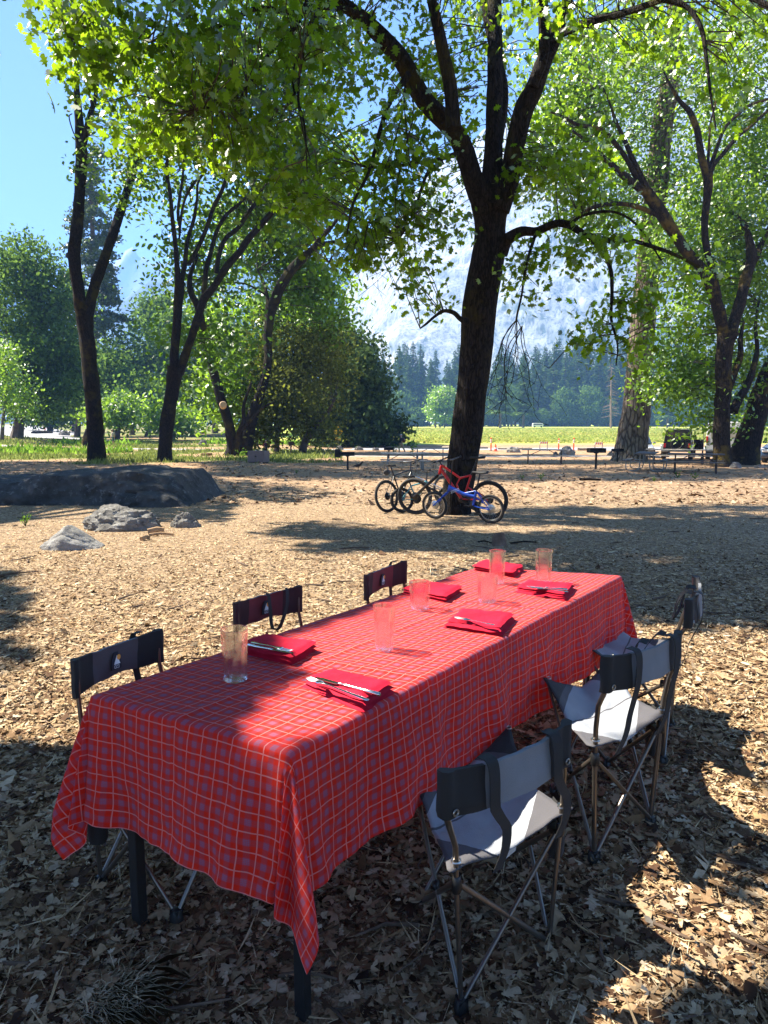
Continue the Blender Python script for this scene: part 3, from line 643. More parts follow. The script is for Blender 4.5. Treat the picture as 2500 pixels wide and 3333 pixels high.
# ------------------------------------------------------------------ trees of the middle distance
def leafy(name,label,blobs,mat,base,trunks,per=26,spread=.7,size=.3,seed=50,bark=None,thr=-.15,shape=RHOMB,group=None,twig=.25,up=.3,curl=.25):
    t=Tree(name,label,group=group,bark=bark or BARKF,base=tuple(base))
    for (Y0,Y1,pts) in trunks: t.limb(Y0,Y1,pts,n=7)
    cp=blobpts(blobs,seed,thr)
    if twig: t.twigs(cp,twig,3.0,.02,seed)
    crown('crown',cp,mat,t.root,per,spread,size,shape,seed=seed,up=up,curl=curl); t.done(); return t.root
leafy('live_oak_tree','broad olive-green live oak behind the leaning double oak',
 [(930,1150,110,130,37,3,90),(900,1290,100,100,36,2.5,70),(1010,1200,90,110,38,3,70),(980,1330,110,90,36.5,2.5,60),(1060,1130,70,90,39,2,40),(860,1400,60,50,36,2,20),(1050,1400,60,50,37,2,16),(820,1200,70,90,38,2,30),(1100,1230,50,80,39,2,20)],
 OLIVE,G(985,1448),[(36.5,37,[(985,1468,26),(1000,1420,20),(1030,1380,16),(1080,1330,10)]),(37,37,[(900,1470,18),(905,1400,16),(920,1320,14),(940,1230,10)]),(36.6,36,[(985,1455,14),(1060,1350,10),(1090,1300,6)])],per=48,spread=.55,size=.17,seed=51,shape=OVAL)
leafy('cedar_tree','dark green cedar with sweeping low boughs behind the yellow crossing sign',
 [(1150,1190,80,90,50,3.5,80),(1110,1290,90,110,49,3.5,110),(1190,1310,60,90,50,3.5,80),(1060,1350,70,80,49,3,50),(1180,1400,80,50,49,3.5,60),(1245,1400,50,22,49,2,30),(1090,1420,90,30,48.5,3,40),(1120,1130,50,50,50,3,26)],
 DARKG,G(1135,1446),[(49.5,50,[(1140,1458,26),(1142,1400,22),(1148,1300,16),(1150,1200,8)]),(49,48.5,[(1140,1410,10),(1080,1395,8),(1020,1420,5)]),(49,48.5,[(1142,1415,10),(1200,1420,8),(1260,1405,4)])],per=46,spread=.75,size=.30,seed=52,shape=SPRAY,twig=.1)
leafy('bushy_oak_tree','dark bushy oak crown just beyond the cedar',[(1040,1085,80,60,55,4,70),(1095,1120,50,45,55,3,30),(980,1030,60,80,55,3,46),(880,1010,70,60,56,3,40)],FARG,G(1060,1440),[(55,55,[(1060,1452,20),(1062,1300,16),(1070,1120,10)])],per=36,spread=.7,size=.34,seed=53)
leafy('far_left_oak_tree','full green oak with drooping crown at the left edge beside the road',
 [(90,880,110,90,62,5,130),(190,960,70,110,62,4,80),(60,1020,120,110,61,5,130),(170,1120,90,100,61,4,110),(60,1180,90,100,60,4,90),(220,1220,60,80,61,3,50),(150,1290,110,50,60,3,60),(20,1290,70,60,60,3,30),(120,1350,80,20,60,3,14)],
 FARG,G(58,1428),[(60,60.5,[(56,1432,44),(62,1380,32),(74,1320,28),(84,1260,24),(88,1160,18),(120,1060,12)]),(60.4,61,[(80,1270,14),(130,1180,10),(190,1120,6)]),(60.4,60,[(84,1230,12),(40,1120,9),(10,1060,6)])],per=36,spread=.75,size=.34,seed=54)
leafy('sunlit_sapling_tree','bright leafy young tree on the road bank at the left edge',[(20,1180,60,80,52,2,36),(30,1270,70,60,52,2,34),(60,1330,60,40,52,2,20)],OAKP,G(10,1440),[(52,52,[(5,1450,14),(12,1350,10),(25,1250,6)])],per=30,spread=.5,size=.25,seed=55)
# slender pine behind the bare oak
T=Tree('pine_tree','tall slender pine with sparse hazy needles behind the bare forked oak',bark=BARKF,base=tuple(G(318,1412)))
Yp=92
T.limb(Yp,Yp,[(314,1425,30),(312,1300,22),(308,1100,19),(304,900,16),(300,700,13),(296,560,9),(294,470,4)],n=8)
rr=random.Random(8); cp=[]
for i in range(110):
    py=480+(1090-480)*(i/110)**.85; L=(22+95*((py-470)/640)**.8)*rr.uniform(.45,1.1); a=rr.uniform(0,6.28); c=P(294+ (py-470)*.02,py,Yp)
    Lw=L/F*RM(Yp); e=c+Vector((math.cos(a)*Lw,math.sin(a)*Lw,-Lw*.12)); m_=(c+e)/2+Vector((0,0,Lw*.1))
    T.wlimb([(*c,.06),(*m_,.045),(*e,.02)],n=3,steps=4)
    for q in range(int(3+Lw*3)): t=rr.uniform(.35,1.05); cp.append(c+(e-c)*t+Vector((rr.gauss(0,.3),rr.gauss(0,.3),rr.gauss(.1,.25))))
crown('crown',cp,leafmat('hazy_needle',[(.05,.09,.03),(.09,.13,.05),(.14,.18,.07)],.3,(.14,.2,.05),gloss=.02),T.root,12,.35,.42,RHOMB,seed=56); T.done()
# the wood behind the grassy bank
wood=[(430,1150,110,120,95,FARG,1.0),(560,1130,100,140,100,FARG,1.05),(660,1180,90,120,105,FARG,1.0),(330,1210,90,90,84,FARG,.9),(250,1290,90,60,80,FARG,.8),(480,1290,110,80,82,FARG,.9),(620,1310,100,70,84,FARG,.9),(740,1250,100,110,90,FARG,1.0),(860,1270,100,100,92,FARG,1.0),(380,1330,90,50,70,OAKP,.7),(700,1080,80,90,110,FARG,1.0),(820,1130,90,90,105,FARG,1.0),(160,1330,80,50,110,FARG,.8),(240,1190,70,110,120,FARG,1),(520,1020,50,60,118,FARG,.8),(960,1290,80,80,98,FARG,.9),(560,1360,80,40,64,OAKP,.6)]
lab=['rounded hazy oak behind the left trunks','tall rounded oak in the blue-shaded wood','hazy oak crown between the leaning stems','oak seen through the fork of the bare oak','low broad oak above the road end','shaded oak over the grassy bank','dark shaded oak beside the leaning stem','leafy oak behind the leaning double oak','leafy oak behind the live oak','sunlit low oak on the grassy bank','tall oak top behind the live oak crown','hazy oak crown behind the double oak fork','small oak where the road disappears','hazy oak behind the slender pine','topmost hazy oak in the wood gap','low oak glimpsed under the live oak','small sunlit oak on the grassy bank']
for i,(px,py,rx,ry,Y,mt,sc) in enumerate(wood):
    bl=[(px,py,rx,ry,Y,rx/F*Y*.8,90),(px-rx*.4,py+ry*.5,rx*.7,ry*.5,Y-1,rx/F*Y*.6,36),(px+rx*.4,py+ry*.4,rx*.7,ry*.5,Y+1,rx/F*Y*.6,36)]
    b0=G(px,HZ+CAMZ*F/Y*1.0)
    leafy('woodland_oak_tree',lab[i],bl,mt,b0,[(Y,Y,[(px,HZ+CAMZ*F/Y+6,22),(px+6,(py+ry+HZ)/2,15),(px+3,py,9)]),(Y,Y,[(px+4,min(1370,py+ry*.8),11),(px-rx*.4,py,6)]),(Y,Y,[(px+4,min(1370,py+ry*.7),11),(px+rx*.4,py,6)])],per=24,spread=1.0*Y/80,size=.46*Y/80,seed=60+i,group='oaks of the wood beyond the grassy bank',twig=.05)
# ------------------------------------------------------------------ conifer forest beyond the meadow
def conifer(seed,H,Rb,bare,dens,cone=.9):
    r=np.random.default_rng(seed); q=[];rn=[]
    n=int(dens*H)
    for i in range(n):
        t=(i+r.uniform())/n; z=H*(bare+(1-bare)*t); rad=Rb*(1-t)**cone*(.75+.25*math.sin(t*40+seed))+.12
        for k in range(9):
            a=r.uniform(0,2*math.pi); L=rad*r.uniform(.6,1.12); 
            if r.uniform()<.08: continue
            ca,sa=math.cos(a),math.sin(a); wd=(.35+.42*L)*r.uniform(.7,1.3); dz=-L*r.uniform(.18,.42)
            p0=np.array((ca*L*.12,sa*L*.12,z)); p1=np.array((ca*L,sa*L,z+dz)); s_=np.array((-sa,ca,0))*wd/2; up_=np.array((0,0,-.16*wd))
            m=p0*.4+p1*.6+np.array((0,0,.10*L))
            q+= [p0,m+s_+up_,p1,m-s_+up_]; rn.append(min(1,max(0,r.uniform(.0,.9))))
            q+= [m, m+s_*.5+np.array((0,0,-.5*wd)), p1+np.array((0,0,-.35*wd)), p1]; rn.append(r.uniform(0,.5))
    return q,rn
FP=[]
for i,(H,Rb,bare,dens,cone) in enumerate([(40,5.2,.10,2.6,.68),(44,4.8,.20,2.3,.55),(36,5.6,.05,2.6,.75),(46,4.3,.28,2.2,.5),(30,4.8,.04,2.8,.8)]):
    e=empty('conifer_tree',label='x',cat='tree'); q,rn=conifer(100+i,H,Rb,bare,dens,cone)
    np_mesh('crown',q,4,PINEG,e,rn)
    b=MB(); b.tube([(0,0,-1,.55),(0,0,H*.5,.36),(0,0,H*.97,.06)],n=6); b.build('trunk',BARKF,e); FP.append(e)
rr=random.Random(3); used=set(); nf=0
# tops in the photograph, read along the skyline of the wood
tops=[1120,1190,1238,1290,1340,1390,1440,1488,1560,1610,1660,1700,1745,1790,1835,1880,1925,1975,2020,2075,2130,2185,2240,2295,2350,2400,2450,2500,2550]
topy={1120:1180,1190:1150,1238:1165,1290:1125,1340:1140,1390:1170,1440:1180,1488:1140,1560:1200,1610:1150,1660:1170,1700:1165,1745:1150,1790:1130,1835:1140,1880:1110,1925:1120,1975:1130,2020:1150,2075:1165,2130:1160,2185:1175,2240:1150,2295:1160,2350:1170,2400:1150,2450:1165,2500:1155,2550:1160}
rows=[(338,0,0,'front row'),(356,22,10,'second row'),(378,8,-6,'deep row'),(402,34,-12,'back row')]
mark=['spired','thin-topped','full-skirted','gappy','narrow','bushy','straight']
placed=[]
for ri,(Y,off,dy,rl) in enumerate(rows):
    for j,px in enumerate(tops):
        x=px+off+rr.uniform(-12,12); ty=topy[px]+dy+rr.uniform(-34,10)+(14 if ri==0 else 0)
        y=RM(Y+rr.uniform(-7,7)); gz=groundz((x-CX)/F*y,y); Ht=P0(x,ty,y).z-gz; pi=rr.randrange(5); H0=[40,44,36,46,30][pi]
        src=FP[pi]
        o=src if pi not in used else copy_tree(src); used.add(pi)
        b=Vector(((x-CX)/F*y,y,gz-.2)); s=Ht/H0; o.location=b; o.scale=(s*rr.uniform(1.15,1.6),)*2+(s,); o.rotation_euler=(0,0,rr.uniform(0,6.28))
        o['group']='conifers of the wood beyond the meadow'; o['category']='tree'; placed.append((ri,px,o,rl))
ORD=['first','second','third','fourth','fifth','sixth','seventh','eighth','ninth','tenth','eleventh','twelfth','thirteenth','fourteenth','fifteenth','sixteenth','seventeenth','eighteenth','nineteenth','twentieth','twenty-first','twenty-second','twenty-third','twenty-fourth','twenty-fifth','twenty-sixth','twenty-seventh','twenty-eighth','twenty-ninth','thirtieth']
for ri in range(4):
    row=sorted([q for q in placed if q[0]==ri],key=lambda q:q[2].location.x/q[2].location.y)
    for k,(_,px,o,rl) in enumerate(row): o['label']='hazy conifer in the %s of the wood, %s from the left'%(rl,ORD[k])
for i,e in enumerate(FP):
    if i not in used: 
        for c in list(e.children): bpy.data.objects.remove(c)
        bpy.data.objects.remove(e)
# broadleaf fringe in front of the conifers
fr=[(1180,1330,50,44),(1245,1345,44,36),(1310,1320,46,50),(1350,1350,40,30),(1560,1330,46,44),(1625,1350,36,26),(1700,1340,30,30),(1830,1310,40,54),(1880,1340,34,30),(1905,1300,44,50),(1960,1330,34,40),(1760,1350,26,22),(2150,1340,40,36),(2220,1330,30,44),(2330,1345,34,30),(2290,1310,30,40),(2480,1345,50,34),(1140,1350,40,30),(1000,1350,60,34),(1660,1295,34,50)]
e0=empty('meadow_edge_tree',cat='tree'); r=np.random.default_rng(77)
pts=[]
while len(pts)<240:
    d=r.normal(size=3); d/=np.linalg.norm(d); d*=r.uniform()**(1/2.4)
    if mnoise.fractal(Vector(d)*2.2,.8,2.1,3)>-.2: pts.append(Vector((d[0]*4.6,d[1]*4.2,5.2+d[2]*4.4)))
crown('crown',pts,FARG,e0,26,.75,.62,RHOMB,seed=78,up=.3,kscale=False); b=MB(); b.tube([(0,0,-.5,.28),(.2,0,3,.2),(0,.1,8,.08)],n=6); b.tube([(.1,0,2.2,.12),(-1.2,.2,5.5,.05)],n=5); b.tube([(.1,0,2.4,.12),(1.3,-.2,6,.05)],n=5); b.build('trunk',BARKF,e0)
for i,(px,py,rx,ry) in enumerate(fr):
    o=e0 if i==0 else copy_tree(e0); Y=RM(322+rr.uniform(-4,4)); gz=groundz(0,Y); top=P0(px,py-ry,Y).z-gz
    o.location=((px-CX)/F*Y,Y,gz); o.scale=(rx/F*Y/4.6,rx/F*Y/4.6,top/10); o.rotation_euler=(0,0,rr.uniform(0,6))
    tag(o,'round leafy tree at the far meadow edge, %s from the left'%ORD[sorted([q[0] for q in fr]).index(px)],'tree','leafy trees along the far meadow edge')
leafy('light_green_tree','pale green rounded tree standing out before the dark wood, left of the big oak trunk',[(1440,1300,44,44,255,6,120),(1420,1340,36,34,255,5,60),(1462,1350,30,26,254,5,50)],OAKP,G(1425,1392),[(255,255,[(1418,1394,5),(1420,1340,4)]),(255,255,[(1432,1394,5),(1436,1330,4)]),(255,255,[(1446,1394,5),(1452,1330,4)])],per=30,spread=1.2,size=.85,seed=79,twig=0)
for (px,Y,H,lab) in [(1625,235,30,'tall feathery conifer standing forward on the meadow edge, nearest the big oak trunk'),(1700,240,27,'feathery conifer beside the white bus on the meadow edge'),(2165,245,22,'greyish young conifer on the meadow right of the pine trunk')]:
    o=copy_tree(FP[1] if 1 in used else FP[list(used)[0]]); Y=RM(Y); H*=1.2; o.location=((px-CX)/F*Y,Y,groundz(0,Y)); s=H/44; o.scale=(s*1.5,s*1.5,s); tag(o,lab,'tree'); 
    if 'group' in o: del o['group']
# bare dead conifer
T=Tree('dead_conifer_tree','reddish bare dead conifer in front of the green wood',bark=M('dead_wood',(.20,.13,.09),.9),base=tuple(G(1988,1392)))
T.limb(250,250,[(1988,1394,8),(1988,1300,6),(1990,1200,2)],n=5)
for i in range(46):
    py=1185+ (1360-1185)*i/46; L=8+26*(i/46)**.6; sg=rr.choice((-1,1)); T.limb(250,250+rr.uniform(-3,3),[(1989,py,2),(1989+sg*L*rr.uniform(.6,1),py+rr.uniform(2,10),1)],n=3,steps=3)
T.done()
# ------------------------------------------------------------------ dining table
TZ=.738
cA,cB,cC,cD=[G(*p,TZ) for p in ((309,2260),(942,2441),(2016,1873),(1562,1845))]
TW=(cB-cA).length; TL=((cD-cA).length+(cC-cB).length)/2
def tp(s,t):                          # table plane point, s across (A to B), t along (A to D)
    a=s/TW; b=t/TL
    p=cA*(1-a)*(1-b)+cB*a*(1-b)+cC*a*b+cD*(1-a)*b
    return Vector((p.x,p.y,0))
E1=(cB-cA).normalized(); E2=(cD-cA).normalized()
table=empty('folding_table',(0,0,0),label='long folding table with dark legs hidden under the red plaid cloth',cat='table')
DARKM=M('dark_painted_steel',(.018,.017,.017),.45,var=.2)
m=MB(); m.prism([tuple(tp(s,t))[:2] for s,t in ((.012,.012),(TW-.012,.012),(TW-.012,TL-.012),(.012,TL-.012))],TZ-.045,TZ-.006,axis='z'); m.build('tabletop',M('grey_plastic',(.35,.34,.33),.6),table,smooth=False)
for s,t in ((.117,.03),(.72,.075),(.10,TL-.15),(.66,TL-.15),(.10,TL/2),(.66,TL/2)):
    q=tp(s,t); m=MB(); m.box((0,0,(TZ-.04)/2),(.036,.036,TZ-.04),rz=math.atan2(E1.y,E1.x)); m.box((0,0,.008),(.042,.042,.02),rz=math.atan2(E1.y,E1.x))
    o=m.build('leg',DARKM,table,smooth=False,bevel=.003); gz=groundz(q.x,q.y)-.01; o.location=(q.x,q.y,gz); o.scale=(1,1,(TZ-.04-gz)/(TZ-.04))
# cloth
def plaidmat():
    t=NT('red_plaid_cotton'); uv=t.n('ShaderNodeSeparateXYZ'); t.t.links.new(t.n('ShaderNodeUVMap').outputs[0],uv.inputs[0])
    p=.0535
    def bands(c,off):
        x=t.math('FRACT',t.math('ADD',t.math('DIVIDE',c,p),off))
        d=t.math('ABSOLUTE',t.math('SUBTRACT',x,.5))             # 0 at band centre, .5 between
        b=t.math('SUBTRACT',1,t.math('SMOOTH_MIN',t.math('MULTIPLY',t.math('MAXIMUM',t.math('SUBTRACT',d,.12),0),11),1,.1),clamp=True)
        fine=t.math('MULTIPLY_ADD',t.math('SINE',t.math('MULTIPLY',x,75)),.22,.78)
        b=t.math('MULTIPLY',b,fine)
        l=t.math('MULTIPLY',t.math('SUBTRACT',d,.455),40,clamp=True)
        return b,l
    b1,l1=bands(uv.outputs[0],.2); b2,l2=bands(uv.outputs[1],.55)
    red=t.ramp(t.noise(3,4,.6,t.coord('Object')),[(.3,(.82,.018,.004)),(.7,(.90,.030,.008))])
    s=t.math('MULTIPLY',t.math('ADD',b1,b2),.46); c=t.mix(s,red,(.40,.10,.15))
    x=t.math('MULTIPLY',b1,b2); c=t.mix(t.math('MULTIPLY',x,.42),c,(.20,.26,.50))
    L=t.math('MULTIPLY',t.math('MAXIMUM',l1,l2),.32); c=t.mix(L,c,(.95,.78,.76))
    wv=t.n('ShaderNodeTexWave',inp={'Scale':260}); nz=t.noise(28,5,.7,t.coord('Object'))
    nm=t.bump(t.math('ADD',nz,t.math('MULTIPLY',t.noise(420,2,.5,t.coord('Object')),.25)),.35,.012)
    b=t.bsdf(c,.75,0,nm,spec=.25,link=False,Sheen_Weight=.12,Sheen_Roughness=.5)
    tr=t.n('ShaderNodeBsdfTranslucent'); t.t.links.new(c,tr.inputs[0]); mx=t.n('ShaderNodeMixShader'); mx.inputs[0].default_value=.42
    t.t.links.new(b,mx.inputs[1]); t.t.links.new(tr.outputs[0],mx.inputs[2]); t.t.links.new(mx.outputs[0],t.out.inputs[0]); return t.m
def cloth():
    o1,o2,o3,o4=.38,.40,.405,.38       # overhang on the A-D side, B-C side, near end, far end
    NS,NTT=150,300; S=np.linspace(-o1,TW+o2,NS); Tt=np.linspace(-o3,TL+o4,NTT); vs=[];uvs=[]
    for t in Tt:
        for s in S:
            cs=min(max(s,0),TW); ct=min(max(t,0),TL); ds=s-cs; dt=t-ct
            base=tp(cs,ct); z=TZ+.002*mnoise.noise(Vector((s*6,t*5,0)))+.0012*mnoise.noise(Vector((s*17,t*13,2)))
            # shallow ridge left by the fold, running the length and twice across
            z+=.005*math.exp(-((s-.36)/.012)**2)+.004*math.exp(-((t-.62)/.014)**2)+.004*math.exp(-((t-1.62)/.014)**2)+.0035*abs(mnoise.noise(Vector((s*5+t*2,t*2.2,7))))+.0018*mnoise.noise(Vector((s*31,t*24,5)))
            if ds or dt:
                r=math.hypot(ds,dt); ph=math.atan2(abs(dt),abs(ds)); c2=math.sin(2*ph)**2
                ex=E1*(1 if ds>0 else -1 if ds<0 else 0)*math.cos(ph)+E2*(1 if dt>0 else -1 if dt<0 else 0)*math.sin(ph)
                rr_=.014; fr=min(1,r/(.41))
                side_near = dt<0 and not ds; side_right= ds>0 and not dt
                if ds and dt:
                    near=dt<0; kk=(.12 if (near and ds<0) else .26 if near else .08); tw=.0
                    out=.014+kk*r*c2
                    out+=.05*fr*math.sin(ph*10+1.2)*math.sin(2*ph)**.5
                    out+= .03*fr
                else:
                    u=t if ds else s
                    wv=math.sin(u*13+1.0*(ds>0)+.8*math.sin(u*5))+.5*math.sin(u*29+2)
                    amp=.020 if side_right else .016 if side_near else .02
                    ee=min(1,(min(u,(TL if ds else TW)-u))/.15)
                    out=.014+.03*fr+amp*wv*fr*ee+ .012*mnoise.noise(Vector((u*9,r*5,3)))*fr*2+.007*mnoise.noise(Vector((u*23,r*17,8)))*fr
                    if side_near: out+=.05*fr*math.exp(-((s-.16)/.10)**2)*-1.0+.02*fr
                L=r+.004
                if L<rr_*1.57:
                    a=L/rr_; out_=rr_*math.sin(a); dz=rr_*(1-math.cos(a))
                else:
                    dd=L-rr_*1.57; o_=max(out,.002); out_=o_ if dd>.03 else rr_+(o_-rr_)*dd/.03
                    dz=rr_+math.sqrt(max(dd*dd-(max(0,out_-rr_))**2,(dd*.5)**2))
                q=base+ex*out_; z=z-dz
                if ds and dt and dt<0 and ds>0:   # near corner swings a little towards the long side
                    q+=E2*.10*r*c2-E1*.04*r*c2
                vs.append((q.x,q.y,z))
            else: vs.append((base.x,base.y,z))
            uvs.append((s,t))
    Fc=[(j*NS+i,j*NS+i+1,(j+1)*NS+i+1,(j+1)*NS+i) for j in range(NTT-1) for i in range(NS-1)]
    o=np_mesh('tablecloth',vs,4,plaidmat(),Fc=Fc,smooth=True)
    ul=o.data.uv_layers.new(name='UVMap'); uv=np.array(uvs,np.float32)[np.array(Fc,np.int32).ravel()]; ul.data.foreach_set('uv',uv.ravel())
    tag(o,'red plaid tablecloth with blue and white checks draped over the long table','tablecloth')
    return o
cloth()
# glasses
def glassmat():
    t=NT('clear_glass'); g=t.n('ShaderNodeBsdfGlass'); g.inputs['IOR'].default_value=1.47; g.inputs['Roughness'].default_value=.0; g.inputs[0].default_value=(.985,1,.99,1)
    tr=t.n('ShaderNodeBsdfTransparent'); tr.inputs[0].default_value=(1,1,1,1)
    lp=t.n('ShaderNodeFresnel',inp={0:1.25}); mx=t.n('ShaderNodeMixShader'); mx.inputs[0].default_value=.45
    t.t.links.new(tr.outputs[0],mx.inputs[1]); t.t.links.new(g.outputs[0],mx.inputs[2]); t.t.links.new(mx.outputs[0],t.out.inputs[0]); return t.m
GL=glassmat()
def glass(px,py,h,r,label,kind='pebble',taper=.92):
    c=G(px,py,TZ+.003); n=40; nv=34; m=MB(); rows=[]
    rb=r*taper
    def rad(z,a):
        k=0
        if kind=='pebble': k=.0008*mnoise.noise(Vector((math.cos(a)*r*110,math.sin(a)*r*110,z*95)))+.0005*math.sin(z*160)
        if kind=='facet': k=-.0022*abs(math.sin(a*4)) if z<h*.55 else 0
        if kind=='dimple': k=.0012*math.sin(a*9+z*150)*math.sin(z*150-a*9)
        if kind=='ring': k=.0007*math.sin(z*210)
        return k
    prof=[(rb*.9,0),(rb,.004)]+[(rb+(r-rb)*(i/20),.004+(h-.006)*i/20) for i in range(1,21)]+[(r-.001,h),(r-.0026,h-.002)]
    prof+=[(rb+(r-rb)*(i/18)-.0028,.016+(h-.02)*i/18) for i in range(18,-1,-1)]+[(rb*.6,.0125),(.0005,.012)]
    vs=[];fs=[]
    for q,(rr_,z) in enumerate(prof):
        for j in range(n):
            a=2*math.pi*j/n; rj=rr_+(rad(z,a) if 2<=q<=21 and z<h-.012 else 0); vs.append((rj*math.cos(a),rj*math.sin(a),z))
    for i in range(len(prof)-1):
        for j in range(n): fs.append((i*n+j,i*n+(j+1)%n,(i+1)*n+(j+1)%n,(i+1)*n+j))
    fs.append(tuple(range(n-1,-1,-1))); fs.append(tuple((len(prof)-1)*n+j for j in range(n)))
    m.add(vs,fs); o=m.build('drinking_glass',GL); o.location=c; tag(o,label,'glass','drinking glasses set on the plaid cloth')
glass(767,2212,.175,.0445,'tall faceted glass by the near left napkin, closest to the table end','facet',.86)
glass(1251,2112,.170,.042,'tall ringed glass standing alone in the middle of the cloth','ring',.80)
glass(1366,1980,.125,.050,'short pebbled tumbler beside the folded napkin on the left side','pebble',.82)
glass(1586,1958,.130,.050,'short dimpled tumbler behind the knife and fork napkin at mid table','dimple',.84)
glass(1617,1898,.175,.043,'tall glass in front of the farthest napkin at the table end','pebble',.9)
glass(1768,1895,.175,.044,'tall glass beside the far right napkin near the table end','ring',.92)
# napkins
NAP=NT('crimson_cotton'); NAP.bsdf(NAP.ramp(NAP.noise(9,4,.6,NAP.coord()),[(.3,(.42,.004,.022)),(.7,(.55,.008,.035))]),.8,0,NAP.bump(NAP.noise(60,5,.7,NAP.coord()),.4,.006),spec=.2); NAP=NAP.m
def napkin(c4,label,seed,layers=3,h=.0125):
    q=[G(x,y,TZ+.012) for x,y in c4]; o_=sum(q,Vector())/4; q=[v-o_ for v in q]; m=MB(); NX,NY=22,16
    for L in range(layers):
        sc=1-.05*L*(seed%2) ; sh=Vector((random.uniform(-.008,.008),random.uniform(-.008,.008),0))
        vs=[];fs=[]
        for side in (0,1):
            for j in range(NY+1):
                for i in range(NX+1):
                    a=i/NX;b=j/NY; p=(q[0]*(1-a)+q[1]*a)*(1-b)+(q[3]*(1-a)+q[2]*a)*b
                    p=p*sc+sh; ed=min(a,1-a)*NX; eb=min(b,1-b)*NY; e=min(1,min(ed,eb)/1.6)
                    n1=mnoise.noise(Vector((a*3.3+seed,b*3+L*5,seed*.3))); n2=mnoise.noise(Vector((a*8+seed,b*7,L*3+seed)))
                    bow=Vector((mnoise.noise(Vector((b*3,seed,L)))*.010*(1 if ed<2 else .3),mnoise.noise(Vector((a*3,seed+4,L)))*.010*(1 if eb<2 else .3),0))
                    z=-.010+L*h+ (h*.92*math.sqrt(e) if side else 0)+ (n1*.004+n2*.0022)*(L+1)/layers+ .006*max(0,a-.7)*3*(L/layers)
                    vs.append((p.x+bow.x,p.y+bow.y,z))
        K=(NX+1)*(NY+1)
        for j in range(NY):
            for i in range(NX):
                a=j*(NX+1)+i; fs.append((a+K,a+1+K,a+NX+2+K,a+NX+1+K)); fs.append((a,a+NX+1,a+NX+2,a+1))
        rim=[j*(NX+1) for j in range(NY,0,-1)]+[i for i in range(NX)]+[j*(NX+1)+NX for j in range(NY)]+[NY*(NX+1)+i for i in range(NX,0,-1)]
        for a,b in zip(rim,rim[1:]+rim[:1]): fs.append((a,b,b+K,a+K))
        m.add(vs,fs)
    o=m.build('napkin',NAP,smooth=True,autosmooth=80); o.location=o_; tag(o,label,'napkin','folded crimson napkins at the place settings')
NC=[((982,2222),(1186,2306),(1290,2240),(1075,2186)),((768,2112),(955,2158),(1038,2108),(872,2074)),((1443,2036),(1636,2064),(1684,2012),(1497,1990)),((1305,1925),(1448,1955),(1500,1920),(1370,1902)),((1676,1920),(1845,1948),(1880,1911),(1716,1898)),((1540,1850),(1674,1874),(1704,1850),(1580,1830))]
NL=['crimson napkin under the nearest fork and knife, at the near corner of the table','crimson napkin behind the faceted glass, cutlery pointing right','crimson napkin with a fork at the middle of the right table edge','plain crimson napkin behind the short pebbled tumbler','crimson napkin with fork and knife near the far right corner','crimson napkin at the far end of the table behind two tall glasses']
for i,(c4,l) in enumerate(zip(NC,NL)): napkin(c4,l,i+1)
STEEL=NT('polished_steel'); STEEL.bsdf((.62,.63,.62),.16,1,STEEL.bump(STEEL.noise(30,2,.5,STEEL.coord()),.05,.002)); STEEL=STEEL.m
ZC=TZ+.043
def cutlery(kind,a,b,label,z=ZC):
    p=G(*a,z); q=G(*b,z); d=q-p; L=d.length; ang=math.atan2(d.y,d.x); m=MB(); w=1
    if kind=='fork':
        for k in range(4): 
            y=(k-1.5)*.0062; m.tube([(0,y*.9,.004,.0008),(.02,y,.0005,.0016),(.045,y,.002,.0019)],n=6)
        m.tube([(.043,0,.002,.001),(.046,0,.002,.0115),(.055,0,.001,.0120),(.064,0,.002,.0085),(.074,0,.004,.0035),(.095,0,.006,.0028),(.13,0,.004,.004),(L*.8,0,.003,.0055),(L-.006,0,.002,.007),(L,0,.002,.004)],n=10)
        for i,v in enumerate(m.v):
            if v[0]>.0405: m.v[i]=(v[0],v[1],.003+(v[2]-.003)*.32)
    else:
        m.prism([(0,.001),(.012,-.008),(.05,-.0095),(.095,-.008),(.10,.006),(.03,.0075)],-.0006,.0012,axis='z')
        m.tube([(.095,0,.001,.003),(.104,0,.001,.0055),(.112,0,.001,.003),(.13,0,.001,.0045),(L*.8,0,.001,.006),(L-.004,0,.001,.007),(L,0,.001,.004)],n=10)
    o=m.build(kind,STEEL); o.location=p; o.rotation_euler=(0,0,ang); tag(o,label,kind,'cutlery laid on the napkins')
cutlery('fork',(1003,2208),(1200,2282),'fork with tines pointing left on the nearest napkin')
cutlery('knife',(1025,2204),(1238,2262),'knife lying behind the fork on the nearest napkin')
cutlery('fork',(950,2120),(818,2092),'fork with tines to the right on the napkin behind the faceted glass')
cutlery('knife',(958,2127),(806,2100),'knife in front of the fork on the napkin behind the faceted glass')
cutlery('fork',(1482,2010),(1610,2036),'fork on the napkin at the middle of the right table edge')
cutlery('fork',(1720,1912),(1850,1928),'fork on the napkin near the far right corner')
cutlery('knife',(1712,1908),(1848,1920),'knife on the napkin near the far right corner')
